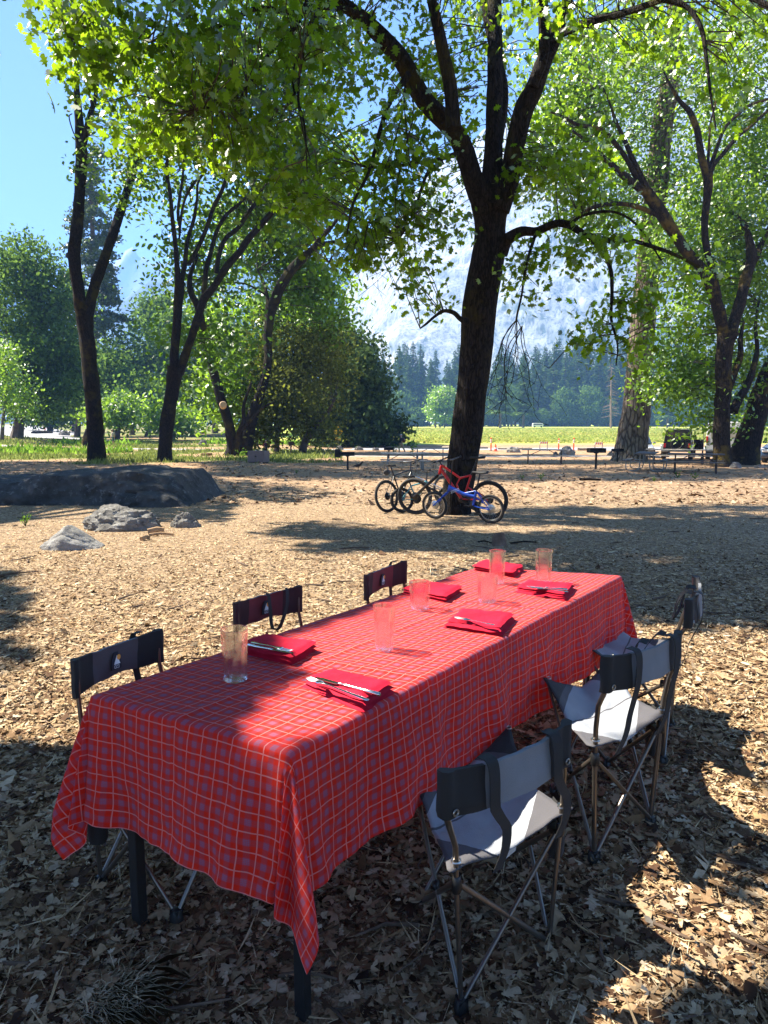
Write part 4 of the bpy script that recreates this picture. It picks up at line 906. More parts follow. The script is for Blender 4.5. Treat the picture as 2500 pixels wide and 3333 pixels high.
# ------------------------------------------------------------------ folding camp chairs
TUBEM=NT('bronze_grey_tube'); TUBEM.bsdf((.19,.165,.14),.34,.85); TUBEM=TUBEM.m
FB_=NT('black_canvas'); FB_.bsdf((.014,.0135,.0135),.85,0,FB_.bump(FB_.noise(500,2,.5,FB_.coord()),.3,.003),Sheen_Weight=.04); FB_=FB_.m
FG_=NT('grey_canvas'); FG_.bsdf(FG_.ramp(FG_.noise(7,4,.6,FG_.coord()),[(.3,(.16,.165,.175)),(.7,(.20,.205,.215))]),.85,0,FG_.bump(FG_.noise(400,2,.5,FG_.coord()),.3,.003),Sheen_Weight=.04); FG_=FG_.m
FC_=NT('charcoal_canvas'); FC_.bsdf((.085,.083,.10),.85,0,FC_.bump(FC_.noise(400,2,.5,FC_.coord()),.3,.003),Sheen_Weight=.04); FC_=FC_.m
FD_=NT('dark_canvas'); FD_.bsdf((.075,.062,.066),.85,0,FD_.bump(FD_.noise(400,2,.5,FD_.coord()),.3,.003),Sheen_Weight=.03); FD_=FD_.m
FBNC=M('red_bounce_canvas',(.16,.028,.034),.85,var=.1,bump=.2,bscale=300); FBNCD=M('dark_red_bounce_canvas',(.040,.012,.014),.85,var=.1,bump=.2,bscale=300)  # red bounce from the tablecloth painted into the canvas of two left chairs
def seatmat():
    t=NT('seat_canvas'); a=t.attr('pat'); fr=t.math('GREATER_THAN',a,5); p=t.math('SUBTRACT',a,t.math('MULTIPLY',fr,10)); p=t.math('ADD',p,t.math('MULTIPLY_ADD',t.noise(9,2,.5,t.coord()),.04,-.02))
    c=t.mix(t.math('GREATER_THAN',p,1.22),t.ramp(t.noise(7,4,.6,t.coord()),[(.3,(.26,.275,.30)),(.7,(.32,.335,.36))]),(.075,.072,.08)); c=t.mix(t.math('MULTIPLY',t.math('GREATER_THAN',p,1.42),fr),c,(.02,.02,.022))
    t.bsdf(c,.85,0,t.bump(t.math('ADD',t.noise(300,2,.5,t.coord()),t.math('MULTIPLY',t.noise(14,4,.6,t.coord()),1.5)),.5,.004),Sheen_Weight=.04); return t.m
SEATM=seatmat()
PL_=M('black_plastic',(.012,.012,.012),.4); GRM=NT('brass_grommet'); GRM.bsdf((.5,.48,.44),.3,1); GRM=GRM.m
TAG=M('white_label_cloth',(.6,.58,.55),.8)
def ribbon(m,pts,wd,side,th=.002,mi=0):
    P_=[Vector(p) for p in smoothpath([(*p,1) for p in pts],len(pts)*4)[:,:3]]; sd=Vector(side).normalized()*wd/2; vs=[];fs=[]
    for i,p in enumerate(P_):
        t=(P_[min(i+1,len(P_)-1)]-P_[max(i-1,0)]).normalized(); n=t.cross(sd).normalized()*th/2
        vs+=[p+sd+n,p-sd+n,p-sd-n,p+sd-n]
    for i in range(len(P_)-1):
        for k in range(4): fs.append((i*4+k,i*4+(k+1)%4,(i+1)*4+(k+1)%4,(i+1)*4+k))
    fs.append((3,2,1,0)); e=(len(P_)-1)*4; fs.append((e,e+1,e+2,e+3)); m.add(vs,fs,mi)
def torus(m,c,r,t,axis='z',n=14,k=6,mi=0,ax2=None):
    vs=[];fs=[]
    for i in range(n):
        a=2*math.pi*i/n
        for j in range(k):
            b=2*math.pi*j/k; x,y,z=(r+t*math.cos(b))*math.cos(a),(r+t*math.cos(b))*math.sin(a),t*math.sin(b)
            if axis=='y': x,y,z=x,z,y
            if axis=='x': x,y,z=z,x,y
            vs.append((x+c[0],y+c[1],z+c[2]))
    for i in range(n):
        for j in range(k): fs.append((i*k+j,((i+1)%n)*k+j,((i+1)%n)*k+(j+1)%k,i*k+(j+1)%k))
    m.add(vs,fs,mi)
BX,BY,FXx,FYy=.225,-.20,.235,.245       # upright position, front seat corner
def camp_chair(pm,pp,label,straps=(),logo=True,redbounce=0,label_tag=False,fold=0,seed=1,warp=(0,0,0)):
    ex=(pp-pm); Wd=Vector((ex.x,ex.y,0)).length; ex=Vector((ex.x,ex.y,0)).normalized(); ey=Vector((-ex.y,ex.x,0)); mid=(pm+pp)/2
    o=mid-ey*BY; o=Vector((o.x,o.y,groundz(o.x,o.y)))
    root=empty('camp_chair',tuple(o),label=label,cat='chair',group='folding camp chairs around the table')
    root.rotation_euler=(0,0,math.atan2(ex.y,ex.x)); root.scale=(Wd/.45,Wd/.45*.5+.5,1)
    rs=random.Random(seed)
    FR,RR=(.20,.20),(.19,-.19)
    def pole(a,b,nm='leg',r=.0085):
        m=MB(); m.tube([a,b],r,n=10); m.build(nm,TUBEM,root)
    zt=.46
    for sx in (-1,1):
        pole((sx*FXx,FYy,zt+.02),(sx*RR[0],RR[1]-.004,.02)); pole((sx*.215,-.185,.40),(sx*FR[0],FR[1],.02))      # side X
        m=MB(); m.tube([(sx*RR[0],RR[1],.02,.009),(sx*.218,-.197,.40,.009),(sx*BX,BY,.52,.009),(sx*(BX+.006),BY-.006,.62,.009),(sx*BX,BY-.02,.69,.009),(sx*BX,BY-.02,.81,.009)],n=10); m.build('back_upright',TUBEM,root)
        for (fx,fy) in (FR,RR):
            m=MB(); m.lathe([(.012,0),(.026,.004),(.024,.022),(.016,.04),(.006,.044)],n=14,c=(sx*fx,fy,0)); m.box((sx*fx,fy,.028),(.034,.034,.022)); m.build('foot',PL_,root)
        m=MB(); m.lathe([(.014,-.022),(.017,-.01),(.015,.02),(.011,.026)],c=(sx*.218,-.197,.405),n=12); m.box((sx*.205,-.18,.395),(.03,.03,.02)); m.build('slider',PL_,root)
        m=MB(); m.ball((sx*.212,.012,.235),.016,nu=8,nv=6); m.build('joint',PL_,root)
    pole((-.20,-.19,.39),(.19,-.195,.025)); pole((.20,-.19,.39),(-.19,-.195,.025)); pole((-.22,FYy+.005,zt),(.20,.205,.025)); pole((.22,FYy+.005,zt),(-.20,.205,.025))
    # seat
    N=26; vs=[]
    for j in range(N+1):
        for i in range(N+1):
            u=-1+2*i/N; v=-1+2*j/N
            x=(FXx+.022)*u*(1-.13*(1-v*v)); y=.025+(.24)*v*(1-.11*(1-u*u))
            z=.415+.055*abs(u*v)**1.1+.035*(v>0)*v*abs(u)-.012*(1-u*u)*(1-v*v)+.010*mnoise.noise(Vector((u*1.8+seed,v*1.8,0)))*(1-abs(u*v))+.006*mnoise.noise(Vector((u*5,v*5+seed,3)))
            vs.append((x,y,z))
    fs=[];mi=[]
    for j in range(N):
        for i in range(N):
            u=abs(-1+2*(i+.5)/N); v=-1+2*(j+.5)/N; a=j*(N+1)+i; fs.append((a,a+1,a+N+2,a+N+1))

    m=MB(); m.add(vs,fs); s=m.build('seat',SEATM,root,autosmooth=80); pa=s.data.attributes.new('pat','FLOAT','POINT'); pa.data.foreach_set('value',[(abs(-1+2*i/N)+abs(-1+2*j/N))+(10 if -1+2*j/N>.0 else 0) for j in range(N+1) for i in range(N+1)]); sd=s.modifiers.new('s','SOLIDIFY'); sd.thickness=.005
    for sx in (-1,1):
        m=MB(); torus(m,(sx*.222,-.198,.478),.014,.003); m.build('grommet',GRM,s)
        m=MB(); torus(m,(sx*.235,.235,.512),.011,.0025); m.build('grommet',GRM,s)
    # backrest
    NU=36;NV=6;vs=[]
    for side in (0,1):
        for j in range(NV+1):
            for i in range(NU+1):
                u=-1+2*i/NU; v=j/NV; au=abs(u)
                th=.006+ .014*max(0,(au-.84)/.16)**.5 if au>.84 else .006
                th*= (1 if au<.985 else .5)
                y=BY-.02-.045*(1-u*u)*(1-.25*v)+.006*mnoise.noise(Vector((u*3+seed,v*2,1)))
                top=.820+.005*mnoise.noise(Vector((u*4,seed,0)))-.012*(1-u*u); bot=.690+.008*(1-u*u)**2-.003*math.sin(u*9)
                vs.append((u*(BX+.020),y+(th if side else -th),bot+(top-bot)*v))
    K=(NU+1)*(NV+1); fs=[];mi=[]
    def mt(i): u=abs(-1+2*(i+.5)/NU); return 1 if u>.50 else 0
    for j in range(NV):
        for i in range(NU):
            a=j*(NU+1)+i; fs+=[(a,a+1,a+NU+2,a+NU+1),(a+K,a+NU+1+K,a+NU+2+K,a+1+K)]; mi+=[mt(i),1 if mt(i) else 2]
    for i in range(NU): a=i; fs.append((a,a+K,a+1+K,a+1)); a=NV*(NU+1)+i; fs.append((a,a+1,a+1+K,a+K)); mi+=[mt(i)]*2
    for j in range(NV): a=j*(NU+1); fs.append((a,a+NU+1,a+NU+1+K,a+K)); a+=NU; fs.append((a,a+K,a+NU+1+K,a+NU+1)); mi+=[1,1]
    m=MB(); m.add(vs,fs); m.m=mi; bk=m.build('backrest',[FG_,FBNCD if redbounce else FB_,(FD_,FBNC,FBNC)[redbounce]],root,autosmooth=70)
    for sx in (-1,1):
        m=MB(); torus(m,(sx*(BX-.012),BY-.046,.712),.008,.0022,'y'); m.build('grommet',GRM,bk)
    for (kind,x,dx) in straps:
        m=MB()
        if kind=='hang': ribbon(m,[(x,BY-.035,.828),(x+.002,BY-.068,.820),(x+.006,BY-.075,.76),(x+dx*.4,BY-.07,.64),(x+dx,BY-.055,.50),(x+dx*1.1,BY-.02,.40)],.036,(1,0,0))
        if kind=='loop': ribbon(m,[(x,BY-.03,.828),(x+dx*.05,BY+.0,.822),(x+dx*.3,BY+.03,.76),(x+dx*.8,BY+.04,.67),(x+dx*1.1,BY+.03,.68),(x+dx*1.05,BY+.012,.76),(x+dx*1.02,BY-.005,.822),(x+dx*1.02,BY-.04,.826)],.032,(1,.2,.3))
        if kind=='tail': ribbon(m,[(x,BY-.03,.84),(x+.02,BY-.08,.80),(x+dx,BY-.10,.70),(x+dx*1.2,BY-.09,.58),(x+dx,BY-.08,.50)],.018,(0,1,0))
        m.build('strap',FB_,root)
    m=MB(); m.lathe([(.030,.23),(.036,.24),(.040,.36),(.042,.37),(.038,.37),(.036,.25)],c=(.275,-.10,0),n=16); ribbon(m,[(.25,-.12,.36),(.235,-.13,.42),(.235,-.14,.46)],.03,(0,1,0)); m.build('cup_holder',FB_,root)
    if label_tag:
        m=MB(); ribbon(m,[(.03,-.12,.408),(.04,-.13,.37),(.045,-.12,.33)],.05,(1,.2,0),.001); m.build('care_label',TAG,s)
    if logo:
        yb=BY-.02-.045*.8+.010
        m=MB(); m.prism([(-.027,.722),(.027,.722),(.026,.755),(.010,.784),(-.010,.784),(-.026,.755)],yb,yb+.003,'y'); lp=m.build('logo_patch',M('dark_patch',(.02,.02,.03),.7),bk,smooth=False)
        m=MB(); m.prism([(-.020,.740),(.014,.740),(-.003,.772)],yb+.003,yb+.0042,'y'); m.build('mountain_mark',M('white_print',(.75,.75,.72),.7),bk,smooth=False)
        m=MB(); m.lathe([(.0001,0),(.010,.0001),(.010,.001),(.0001,.0012)],c=(-.013,yb+.0032,.764),n=14,axis='y'); m.build('sun_mark',M('orange_print',(.85,.35,.05),.7),bk,smooth=False)
        tx=bpy.data.curves.new('lettering','FONT'); tx.body='GCI'; tx.size=.017; tx.align_x='CENTER'; tx.extrude=.0004; to=bpy.data.objects.new('logo_lettering',tx); COL.objects.link(to); to.parent=bk; to.location=(0,yb+.0038,.7255); to.rotation_euler=(R(90),0,R(180)); tx.materials.append(bpy.data.materials['white_print']); meshed(to)
    if any(warp):
        def wv(o,off):
            if o.type=='MESH' and o.data.users==1 or o.type=='MESH':
                for v in o.data.vertices:
                    c=v.co; s_=min(1,max(0,(.70-c.z)/.14)); c.x+=warp[0]*s_; c.y+=warp[1]*s_; c.x+=warp[2]*max(0,c.y-(-.13))
            for ch in o.children: wv(ch,off)
        for ch in root.children: wv(ch,0)
    return root
HB=.822
camp_chair(G(1434,2391,HB),G(1822,2252,HB),'grey and black camp chair nearest the camera at the right side of the table',[('hang',-.115,.03),('hang',.125,.05)],label_tag=True,seed=1,warp=(.12,.07,.5))
camp_chair(G(1960,2121,HB),G(2188,2044,HB),'grey camp chair in the middle of the right side, seat sunlit',[('hang',-.115,.0),('hang',.135,.02),('loop',.13,-.13)],label_tag=True,seed=2,warp=(.06,.05,.72))
camp_chair(G(2212,1942,HB),G(2258,1915,HB)+Vector((.10,.30,0)),'grey camp chair turned sideways at the far right end of the table',[('hang',-.115,.03),('loop',-.13,.10)],seed=3,warp=(.04,.04,.5))
camp_chair(G(513,2040,HB),G(246,2133,HB),'camp chair in shade at the near left corner of the table, emblem on its back',[('hang',-.13,-.04)],seed=4)
camp_chair(G(972,1905,HB),G(772,1958,HB),'camp chair with a black strap crossed over its back, left side middle',[('loop',-.12,.14)],seed=5,redbounce=1)
camp_chair(G(1319,1827,HB),G(1200,1871,HB),'camp chair farthest along the left side of the table, back in the sun',[('hang',-.15,.0)],seed=6,redbounce=2)
# ------------------------------------------------------------------ bicycles against the big oak
RUB=M('tyre_rubber',(.016,.015,.014),.8,bump=.4,bscale=120)
def paint(name,col,rough=.3,metal=0): t=NT(name); n=t.noise(12,5,.7,t.coord()); t.bsdf(t.ramp(n,[(.3,tuple(c*.85 for c in col)),(.7,col)]),rough,metal,spec=.5); return t.m
RED=paint('red_gloss_paint',(.60,.012,.010)); BLUE=paint('blue_gloss_paint',(.015,.07,.42)); BLK=paint('black_gloss_paint',(.012,.012,.013)); TEAL=paint('teal_paint',(.10,.38,.42)); ALU=paint('brushed_alloy',(.55,.55,.54),.3,1)
def bicycle(rear,front,r,kind,label,lean,col,fork,joints,knob=.004,rim=None,tyre=.026,gear=True):
    """rear and front are ground contacts; joints in local (u forward from the rear hub, z up)"""
    d=front-rear; wb=Vector((d.x,d.y,0)).length; root=empty('bicycle',tuple(rear),label=label,cat='bicycle',group='bicycles leaning on the big oak')
    ang=math.atan2(d.y,d.x); root.rotation_euler=(R(lean),0,ang); root.rotation_mode='XYZ'
    J={k:Vector((v[0],v[2] if len(v)>2 else 0,v[1])) for k,v in joints.items()}
    for nm,u in (('rear',0),('front',wb)):
        m=MB(); n=40
        vs=[];fs=[]
        K=10
        for i in range(n*2):
            a=math.pi*i/n
            for j in range(K):
                b=2*math.pi*j/K; kk=tyre*(1+(.14 if (i+j)%2 else 0)*(knob>.003)*(math.cos(b)>.2)); rr_=r-tyre+kk*math.cos(b); vs.append((u+rr_*math.cos(a),kk*.95*math.sin(b),r+rr_*math.sin(a)))
        for i in range(n*2):
            for j in range(K): fs.append((i*K+j,((i+1)%(n*2))*K+j,((i+1)%(n*2))*K+(j+1)%K,i*K+(j+1)%K))
        rm=MB(); torus(rm,(u,0,r),r-tyre*2-.006,.010,'y',48,6); 
        for k in range(28):
            a=2*math.pi*k/28+.05; s=.020*(1 if k%2 else -1); c_=a+.25*(1 if k%4<2 else -1)
            rm.tube([(u+.022*math.cos(c_),s,r+.022*math.sin(c_)),(u+(r-tyre*2-.008)*math.cos(a),0,r+(r-tyre*2-.008)*math.sin(a))],.0011,n=4,cap=False)
        rm.lathe([(.010,-.05),(.013,-.03),(.024,-.022),(.016,-.012),(.016,.012),(.024,.022),(.013,.03),(.010,.05)],c=(u,0,r),n=12,axis='y')
        if gear: rm.lathe([(.075,-.026),(.078,-.024),(.075,-.022)],c=(u,0,r),n=20,axis='y')
        w_=rm.build('wheel',rim or BLK,root); m.add(vs,fs); m.build('tyre',RUB,w_)
    f=MB(); 
    for a,b,t in fork['tubes']: f.tube([(*J[a],t),(*J[b],t*.92)],n=12)
    hub=Vector((0,0,r))
    for a,t in fork['stays']:
        for s in (-1,1): f.tube([(*J[a],t),(*(J[a]*.45+hub*.55+Vector((0,s*.045,0))),t),(*(hub+Vector((0,s*.055,0))),t*.8)],n=8)
    fr=f.build('frame',col,root)
    f=MB(); fh=Vector((wb,0,r)); hb=J['headb']; dirf=(fh-hb).normalized()
    f.tube([(*hb,.018),(*J['headt'],.018)],n=12)
    cr=hb+dirf*.03
    for s in (-1,1): f.tube([(*(cr+Vector((0,0,0))),.015),(*(cr+dirf*.03+Vector((0,s*.055,0))),fork['leg']*1.25),(*(cr+(fh-cr)*.55+Vector((0,s*.056,0))),fork['leg']*1.15),(*(fh+Vector((0,s*.056,0))),fork['leg'])],n=10)
    f.build('fork',fork.get('mat',BLK),root)
    f=MB(); st=J['bar']; f.tube([(*J['headt'],.014),(*st,.013)],n=10); bw=fork['bar']
    f.tube([(*(st+Vector((-.03,-bw,.02))),.011),(*(st+Vector((-.01,-bw*.5,.012))),.012),(*st,.015),(*(st+Vector((-.01,bw*.5,.012))),.012),(*(st+Vector((-.03,bw,.02))),.011)],n=10)
    h=f.build('handlebar',BLK,root)
    for s in (-1,1):
        g=MB(); g.tube([(*(st+Vector((-.03,s*bw,.02))),.017),(*(st+Vector((-.02,s*bw*.72,.017))),.016)],n=10); g.build('grip',RUB,h)
        g=MB(); g.tube([(*(st+Vector((.0,s*bw*.66,.01))),.006),(*(st+Vector((.05,s*bw*.72,-.01))),.005),(*(st+Vector((.05,s*bw*.95,-.02))),.004)],n=6); g.build('brake_lever',BLK,h)
    f=MB(); f.tube([(*J['seatt'],.015),(*J['saddle'],.013)],n=10); f.build('seat_post',fork.get('post',BLK),root)
    f=MB(); sx=J['saddle']; vs=[];fs=[]; NN=12
    prof=[(-.14,.062,0.012),(-.12,.078,.014),(-.07,.076,.008),(0,.045,.0),(.06,.024,.002),(.12,.018,.004),(.145,.010,-.004)]
    for (u,hw,dz) in prof:
        for j in range(NN): a=2*math.pi*j/NN; vs.append((sx.x+u,hw*math.cos(a),sx.z+.022+dz+.022*math.sin(a)))
    for i in range(len(prof)-1):
        for j in range(NN): fs.append((i*NN+j,i*NN+(j+1)%NN,(i+1)*NN+(j+1)%NN,(i+1)*NN+j))
    fs+=[tuple(range(NN-1,-1,-1)),tuple((len(prof)-1)*NN+j for j in range(NN))]; f.add(vs,fs); f.build('saddle',RUB,root)
    for s in (1,-1):
        f=MB(); a=st+Vector((.0,s*bw*.62,.01)); hb_=J['headb']; f.tube([(*a,.0035),(a.x+.10,s*.10,a.z-.03,.0035),(hb_.x+.09,s*.04,hb_.z+.10,.0035),(hb_.x-.03,s*.035,hb_.z-.02,.0035)],n=5); f.build('cable',BLK,root)
    f=MB(); bb=J['bb']; f.lathe([(.02,-.045),(.02,.045)],c=tuple(bb),n=12,axis='y'); f.lathe([(.088,-.052),(.092,-.050),(.088,-.047)],c=tuple(bb),n=24,axis='y')
    ca=.7; f.tube([(bb.x,-.06,bb.z,.010),(bb.x+.17*math.cos(ca),-.068,bb.z+.17*math.sin(ca),.008)],n=8); f.tube([(bb.x,.06,bb.z,.010),(bb.x-.17*math.cos(ca),.068,bb.z-.17*math.sin(ca),.008)],n=8)
    ck=f.build('crank',BLK,root)
    for s in (1,-1): f=MB(); f.box((bb.x+s*.17*math.cos(ca),-s*.11,bb.z+s*.17*math.sin(ca)),(.09,.08,.022)); f.build('pedal',BLK,ck)
    f=MB()
    for s in (1,-1):
        f.tube([(bb.x,-.049,bb.z+s*.088,.004),(0,-.026,r+s*.045,.004)],n=6,cap=False)
    f.build('chain',BLK,root)
    return root,J
TB=1.0
A_=G(1416,1692); B_=G(1598,1704)
b1,J1=bicycle(B_,A_,.255,'folding','blue folding bicycle with small wheels, leaning in front of the red one',-5,BLUE,
 dict(tubes=[('headb','headt',.028),('headm','mid',.034),('mid','rearj',.032),('rearj','bb',.022),('seatt','bb',.024),('seatt','mid',.014),('rearj','tail',.016)],stays=[('seatt',.010),('bb',.012)],leg=.011,bar=.26,mat=BLUE,post=BLK),
 dict(headb=(.80,.53),headt=(.77,.64),headm=(.78,.60),mid=(.53,.50),rearj=(.30,.46),tail=(.14,.36),seatt=(.265,.56),bb=(.33,.29),saddle=(.19,.86),bar=(.70,1.10)),rim=ALU,tyre=.024,knob=.001)
tx=bpy.data.curves.new('lettering','FONT'); tx.body='ZIZZO'; tx.size=.062; tx.extrude=.0008; tx.align_x='CENTER'; to=bpy.data.objects.new('frame_lettering',tx); COL.objects.link(to)
to.parent=[c for c in b1.children if c.name.startswith('frame')][0]; to.location=(.655,.0345,.530); to.rotation_euler=(R(90),R(-22),R(180)); tx.materials.append(M('white_decal',(.75,.78,.8),.5)); meshed(to)
A_=G(1352,1678)+Vector((0,.05,0)); B_=G(1594,1690)+Vector((0,.05,0))
b2,J2=bicycle(B_,A_,.355,'mountain','red full-suspension mountain bicycle against the oak trunk',-5,RED,
 dict(tubes=[('headb','headt',.028),('headm','bb',.030),('headt','topm',.022),('topm','seatt',.020),('seatt','bb2',.020),('topm','brk',.014),('brk','bb',.018)],stays=[('seatl',.012),('bb',.014)],leg=.019,bar=.36,mat=BLK),
 dict(headb=(.96,.80),headt=(.91,.97),headm=(.93,.90),topm=(.55,.74),seatt=(.34,.80),seatl=(.42,.58),brk=(.62,.62),bb2=(.46,.45),bb=(.53,.35),saddle=(.22,1.10),bar=(.95,1.05)),tyre=.030,knob=.005)
A_=G(1452,1652)+Vector((0,.3,0)); B_=G(1264,1668)
b3,J3=bicycle(B_,A_,.325,'hybrid','black bicycle with a seat bag, leftmost of the bicycles by the oak',-8,BLK,
 dict(tubes=[('headb','headt',.02),('headm','bb',.020),('headt','seatt',.016),('seatt','bb',.016)],stays=[('seatt',.008),('bb',.010)],leg=.013,bar=.28,mat=ALU),
 dict(headb=(.80,.68),headt=(.77,.82),headm=(.78,.76),seatt=(.26,.72),bb=(.40,.30),saddle=(.20,.90),bar=(.80,.98)),tyre=.024)
m=MB(); m.ball((.07,0,.80),(.09,.045,.055),nz=.15); m.build('saddle_bag',M('grey_nylon',(.06,.055,.05),.8),b3)
A_=G(1462,1664)+Vector((0,.15,0)); B_=G(1310,1668)
b4,J4=bicycle(B_,A_,.245,'kid','small teal child bicycle half hidden between the black and red bicycles',-8,TEAL,
 dict(tubes=[('headb','headt',.02),('headm','bb',.020),('headt','seatt',.016),('seatt','bb',.016)],stays=[('seatt',.008),('bb',.010)],leg=.012,bar=.24,mat=BLK),
 dict(headb=(.56,.50),headt=(.54,.60),headm=(.55,.56),seatt=(.20,.52),bb=(.30,.26),saddle=(.15,.68),bar=(.56,.80)),tyre=.024,gear=False)
# ------------------------------------------------------------------ rocks
def rockmat(name,c1,c2,lich=(.38,.37,.34)):
    t=NT(name); co=t.coord(); n=t.noise(2.2,8,.7,co); c=t.ramp(n,[(.32,c1),(.62,c2)]); l=t.ramp(t.noise(7,6,.75,co),[(.56,(0,0,0)),(.63,(1,1,1))]); c=t.mix(l,c,lich)
    c=t.mix(t.ramp(t.noise(3.3,5,.8,co),[(.60,(0,0,0)),(.68,(.8,.8,.8))]),c,(.03,.03,.03))
    t.bsdf(c,.9,0,t.bump(t.noise(14,8,.75,co),1,.05),spec=.2); return t.m
ROCK=rockmat('grey_granite',(.10,.092,.08),(.26,.245,.22)); ROCKD=rockmat('dark_weathered_granite',(.035,.035,.034),(.085,.085,.083),(.15,.15,.145)); ROCKL=rockmat('pale_granite',(.19,.18,.165),(.33,.315,.29))
def rock(px0,px1,pyt,pyb,label,mat=ROCK,seed=1,depth=None,rough=.22,flat=False,name='boulder',shape=None,sink=.15):
    c=G((px0+px1)/2,pyb); w_=(px1-px0)/F*c.y; h=(pyb-pyt)/F*c.y; dp=depth or w_*.7; m=MB(); nu,nv=80,44; vs=[];fs=[]
    for i in range(nv+1):
        th=math.pi*.62*i/nv
        for j in range(nu):
            a=2*math.pi*j/nu; d=Vector((math.sin(th)*math.cos(a),math.sin(th)*math.sin(a),math.cos(th)))
            q=Vector((round(d.x*2.2)/2.2,round(d.y*2.2)/2.2,round(d.z*2)/2))*.12+d*.88
            k=1+rough*mnoise.fractal(d*1.2+Vector((seed*3.1,seed,0)),.62,2.1,7)-.5*rough*abs(mnoise.noise(d*3+Vector((seed,0,2))))-.25*rough*abs(mnoise.noise(d*7+Vector((seed,1,2))))
            x,y,z=q.x*k,q.y*k,max(q.z,-.3)*k
            if shape: z*=shape(x)
            vs.append((x*w_/2,y*dp/2,z*h/(1-.0)))
    for i in range(nv):
        for j in range(nu): fs.append((i*nu+j,(i+1)*nu+j,(i+1)*nu+(j+1)%nu,i*nu+(j+1)%nu))
    m.add(vs,fs); o=m.build(name,mat,autosmooth=32); o.location=(c.x,c.y+dp*.45,c.z-.02); tag(o,label,'rock' if name!='boulder' else 'boulder'); return o
# the long table-shaped boulder at the left
c=G(330,1648); Lb=(720/F)*c.y*1.0
m=MB(); NXb,NYb=110,26; x0=P0(-420,1600,c.y).x; x1=P0(690,1600,c.y).x; rows=[]
topx=[-420,0,85,200,290,410,435,545,572,596,606]; topz=[1560,1543,1528,1526,1517,1515,1523,1526,1552,1588,1600]
for i in range(NXb+1):
    px=-420+(640+420)*i/NXb; x=(px-CX)/F*c.y; pt=np.interp(px,topx+[640],topz+[1642]); H=max(.02,P0(px,pt,c.y+1.9).z-c.z)
    lx=np.interp(px,[310,350,510,570,610,660],[.10,.30,.42,.40,.33,.05]); col=[]
    for k in range(NYb+1):
        t=k/NYb
        if t<.42: v=t/.42; y=-.22*(1-v)+ .10*v; z=H*v**.8
        elif t<.9: v=(t-.42)/.48; y=.10+v*2.6; z=H*(1+.03*math.sin(v*3))
        else: v=(t-.9)/.1; y=2.7+v*.3; z=H*(1-v)
        if px>340 and t<.3: y-=.34*min(1,(px-340)/60)*(1 if z<H*lx*1.1+.03 else .25)*min(1,(650-px)/60)
        n=mnoise.fractal(Vector((x*1.1,y*1.3,z*2)),.8,2.1,6)
        col.append((x+.05*n,c.y+.3+y-.16*n*(t<.45)+.05*mnoise.noise(Vector((x*4,z*6,0))),c.z-.06+z+.06*n*(t>.4)))
    rows.append(col)
m.add([v for r in rows for v in r],[(i*(NYb+1)+k,(i+1)*(NYb+1)+k,(i+1)*(NYb+1)+k+1,i*(NYb+1)+k+1) for i in range(NXb) for k in range(NYb)])
o=m.build('boulder',ROCKD,autosmooth=38); tag(o,'long dark flat-topped boulder lying in shade at the left','boulder')
rock(236,500,1652,1730,'rugged lichen-spotted grey rock in front of the long dark boulder',ROCK,3,rough=.16)
rock(95,318,1712,1792,'low pale triangular granite rock set in the sunny litter',ROCKL,8,rough=.08,shape=lambda x:max(.12,1.0-abs(x+.1)*.8))
rock(542,642,1670,1718,'small jagged dark rock beside the lichen-spotted rock',ROCK,5,rough=.18,name='rock')
rock(1602,1652,1727,1778,'round brown stone on the ground just beyond the bicycles and table',M('brown_stone',(.20,.13,.09),.9,var=.5,scale=4,bump=.4),6,rough=.12,name='rock')
RK=[(1652,1697,1453,1473,'pale angular boulder with a long tail beside the orange cone'),(1822,1876,1453,1482,'large pale pair-like boulder under the orange post'),(1800,1819,1470,1484,'small dark boulder in front of the large pale boulder'),(1976,2003,1470,1485,'boulder at the foot of the massive pine'),
 (1044,1072,1435,1453,'pinkish boulder left of the yellow crossing sign'),(1092,1119,1452,1465,'low boulder below the yellow crossing sign'),(1152,1183,1454,1466,'low brown boulder right of the crossing sign'),(1212,1234,1456,1467,'small brown boulder left of the capped hiker'),
 (645,672,1431,1449,'tan boulder in the grass between the leaning stems'),(2382,2420,1503,1524,'dark rock between the two trunks at the right'),(2452,2496,1468,1496,'mossy boulder in front of the blue car'),(185,222,1402,1417,'pale boulder beside the road bend at the left'),(1360,1390,1470,1482,'grey boulder behind the metal picnic table'),(2460,2500,1512,1524,'flat grey rock at the right edge')]
for i,(a,b_,c_,d,l) in enumerate(RK): rock(a,b_,c_,d,l,[ROCKL,ROCKL,ROCK,ROCK][i] if i<4 else ROCK,seed=10+i,name='boulder')
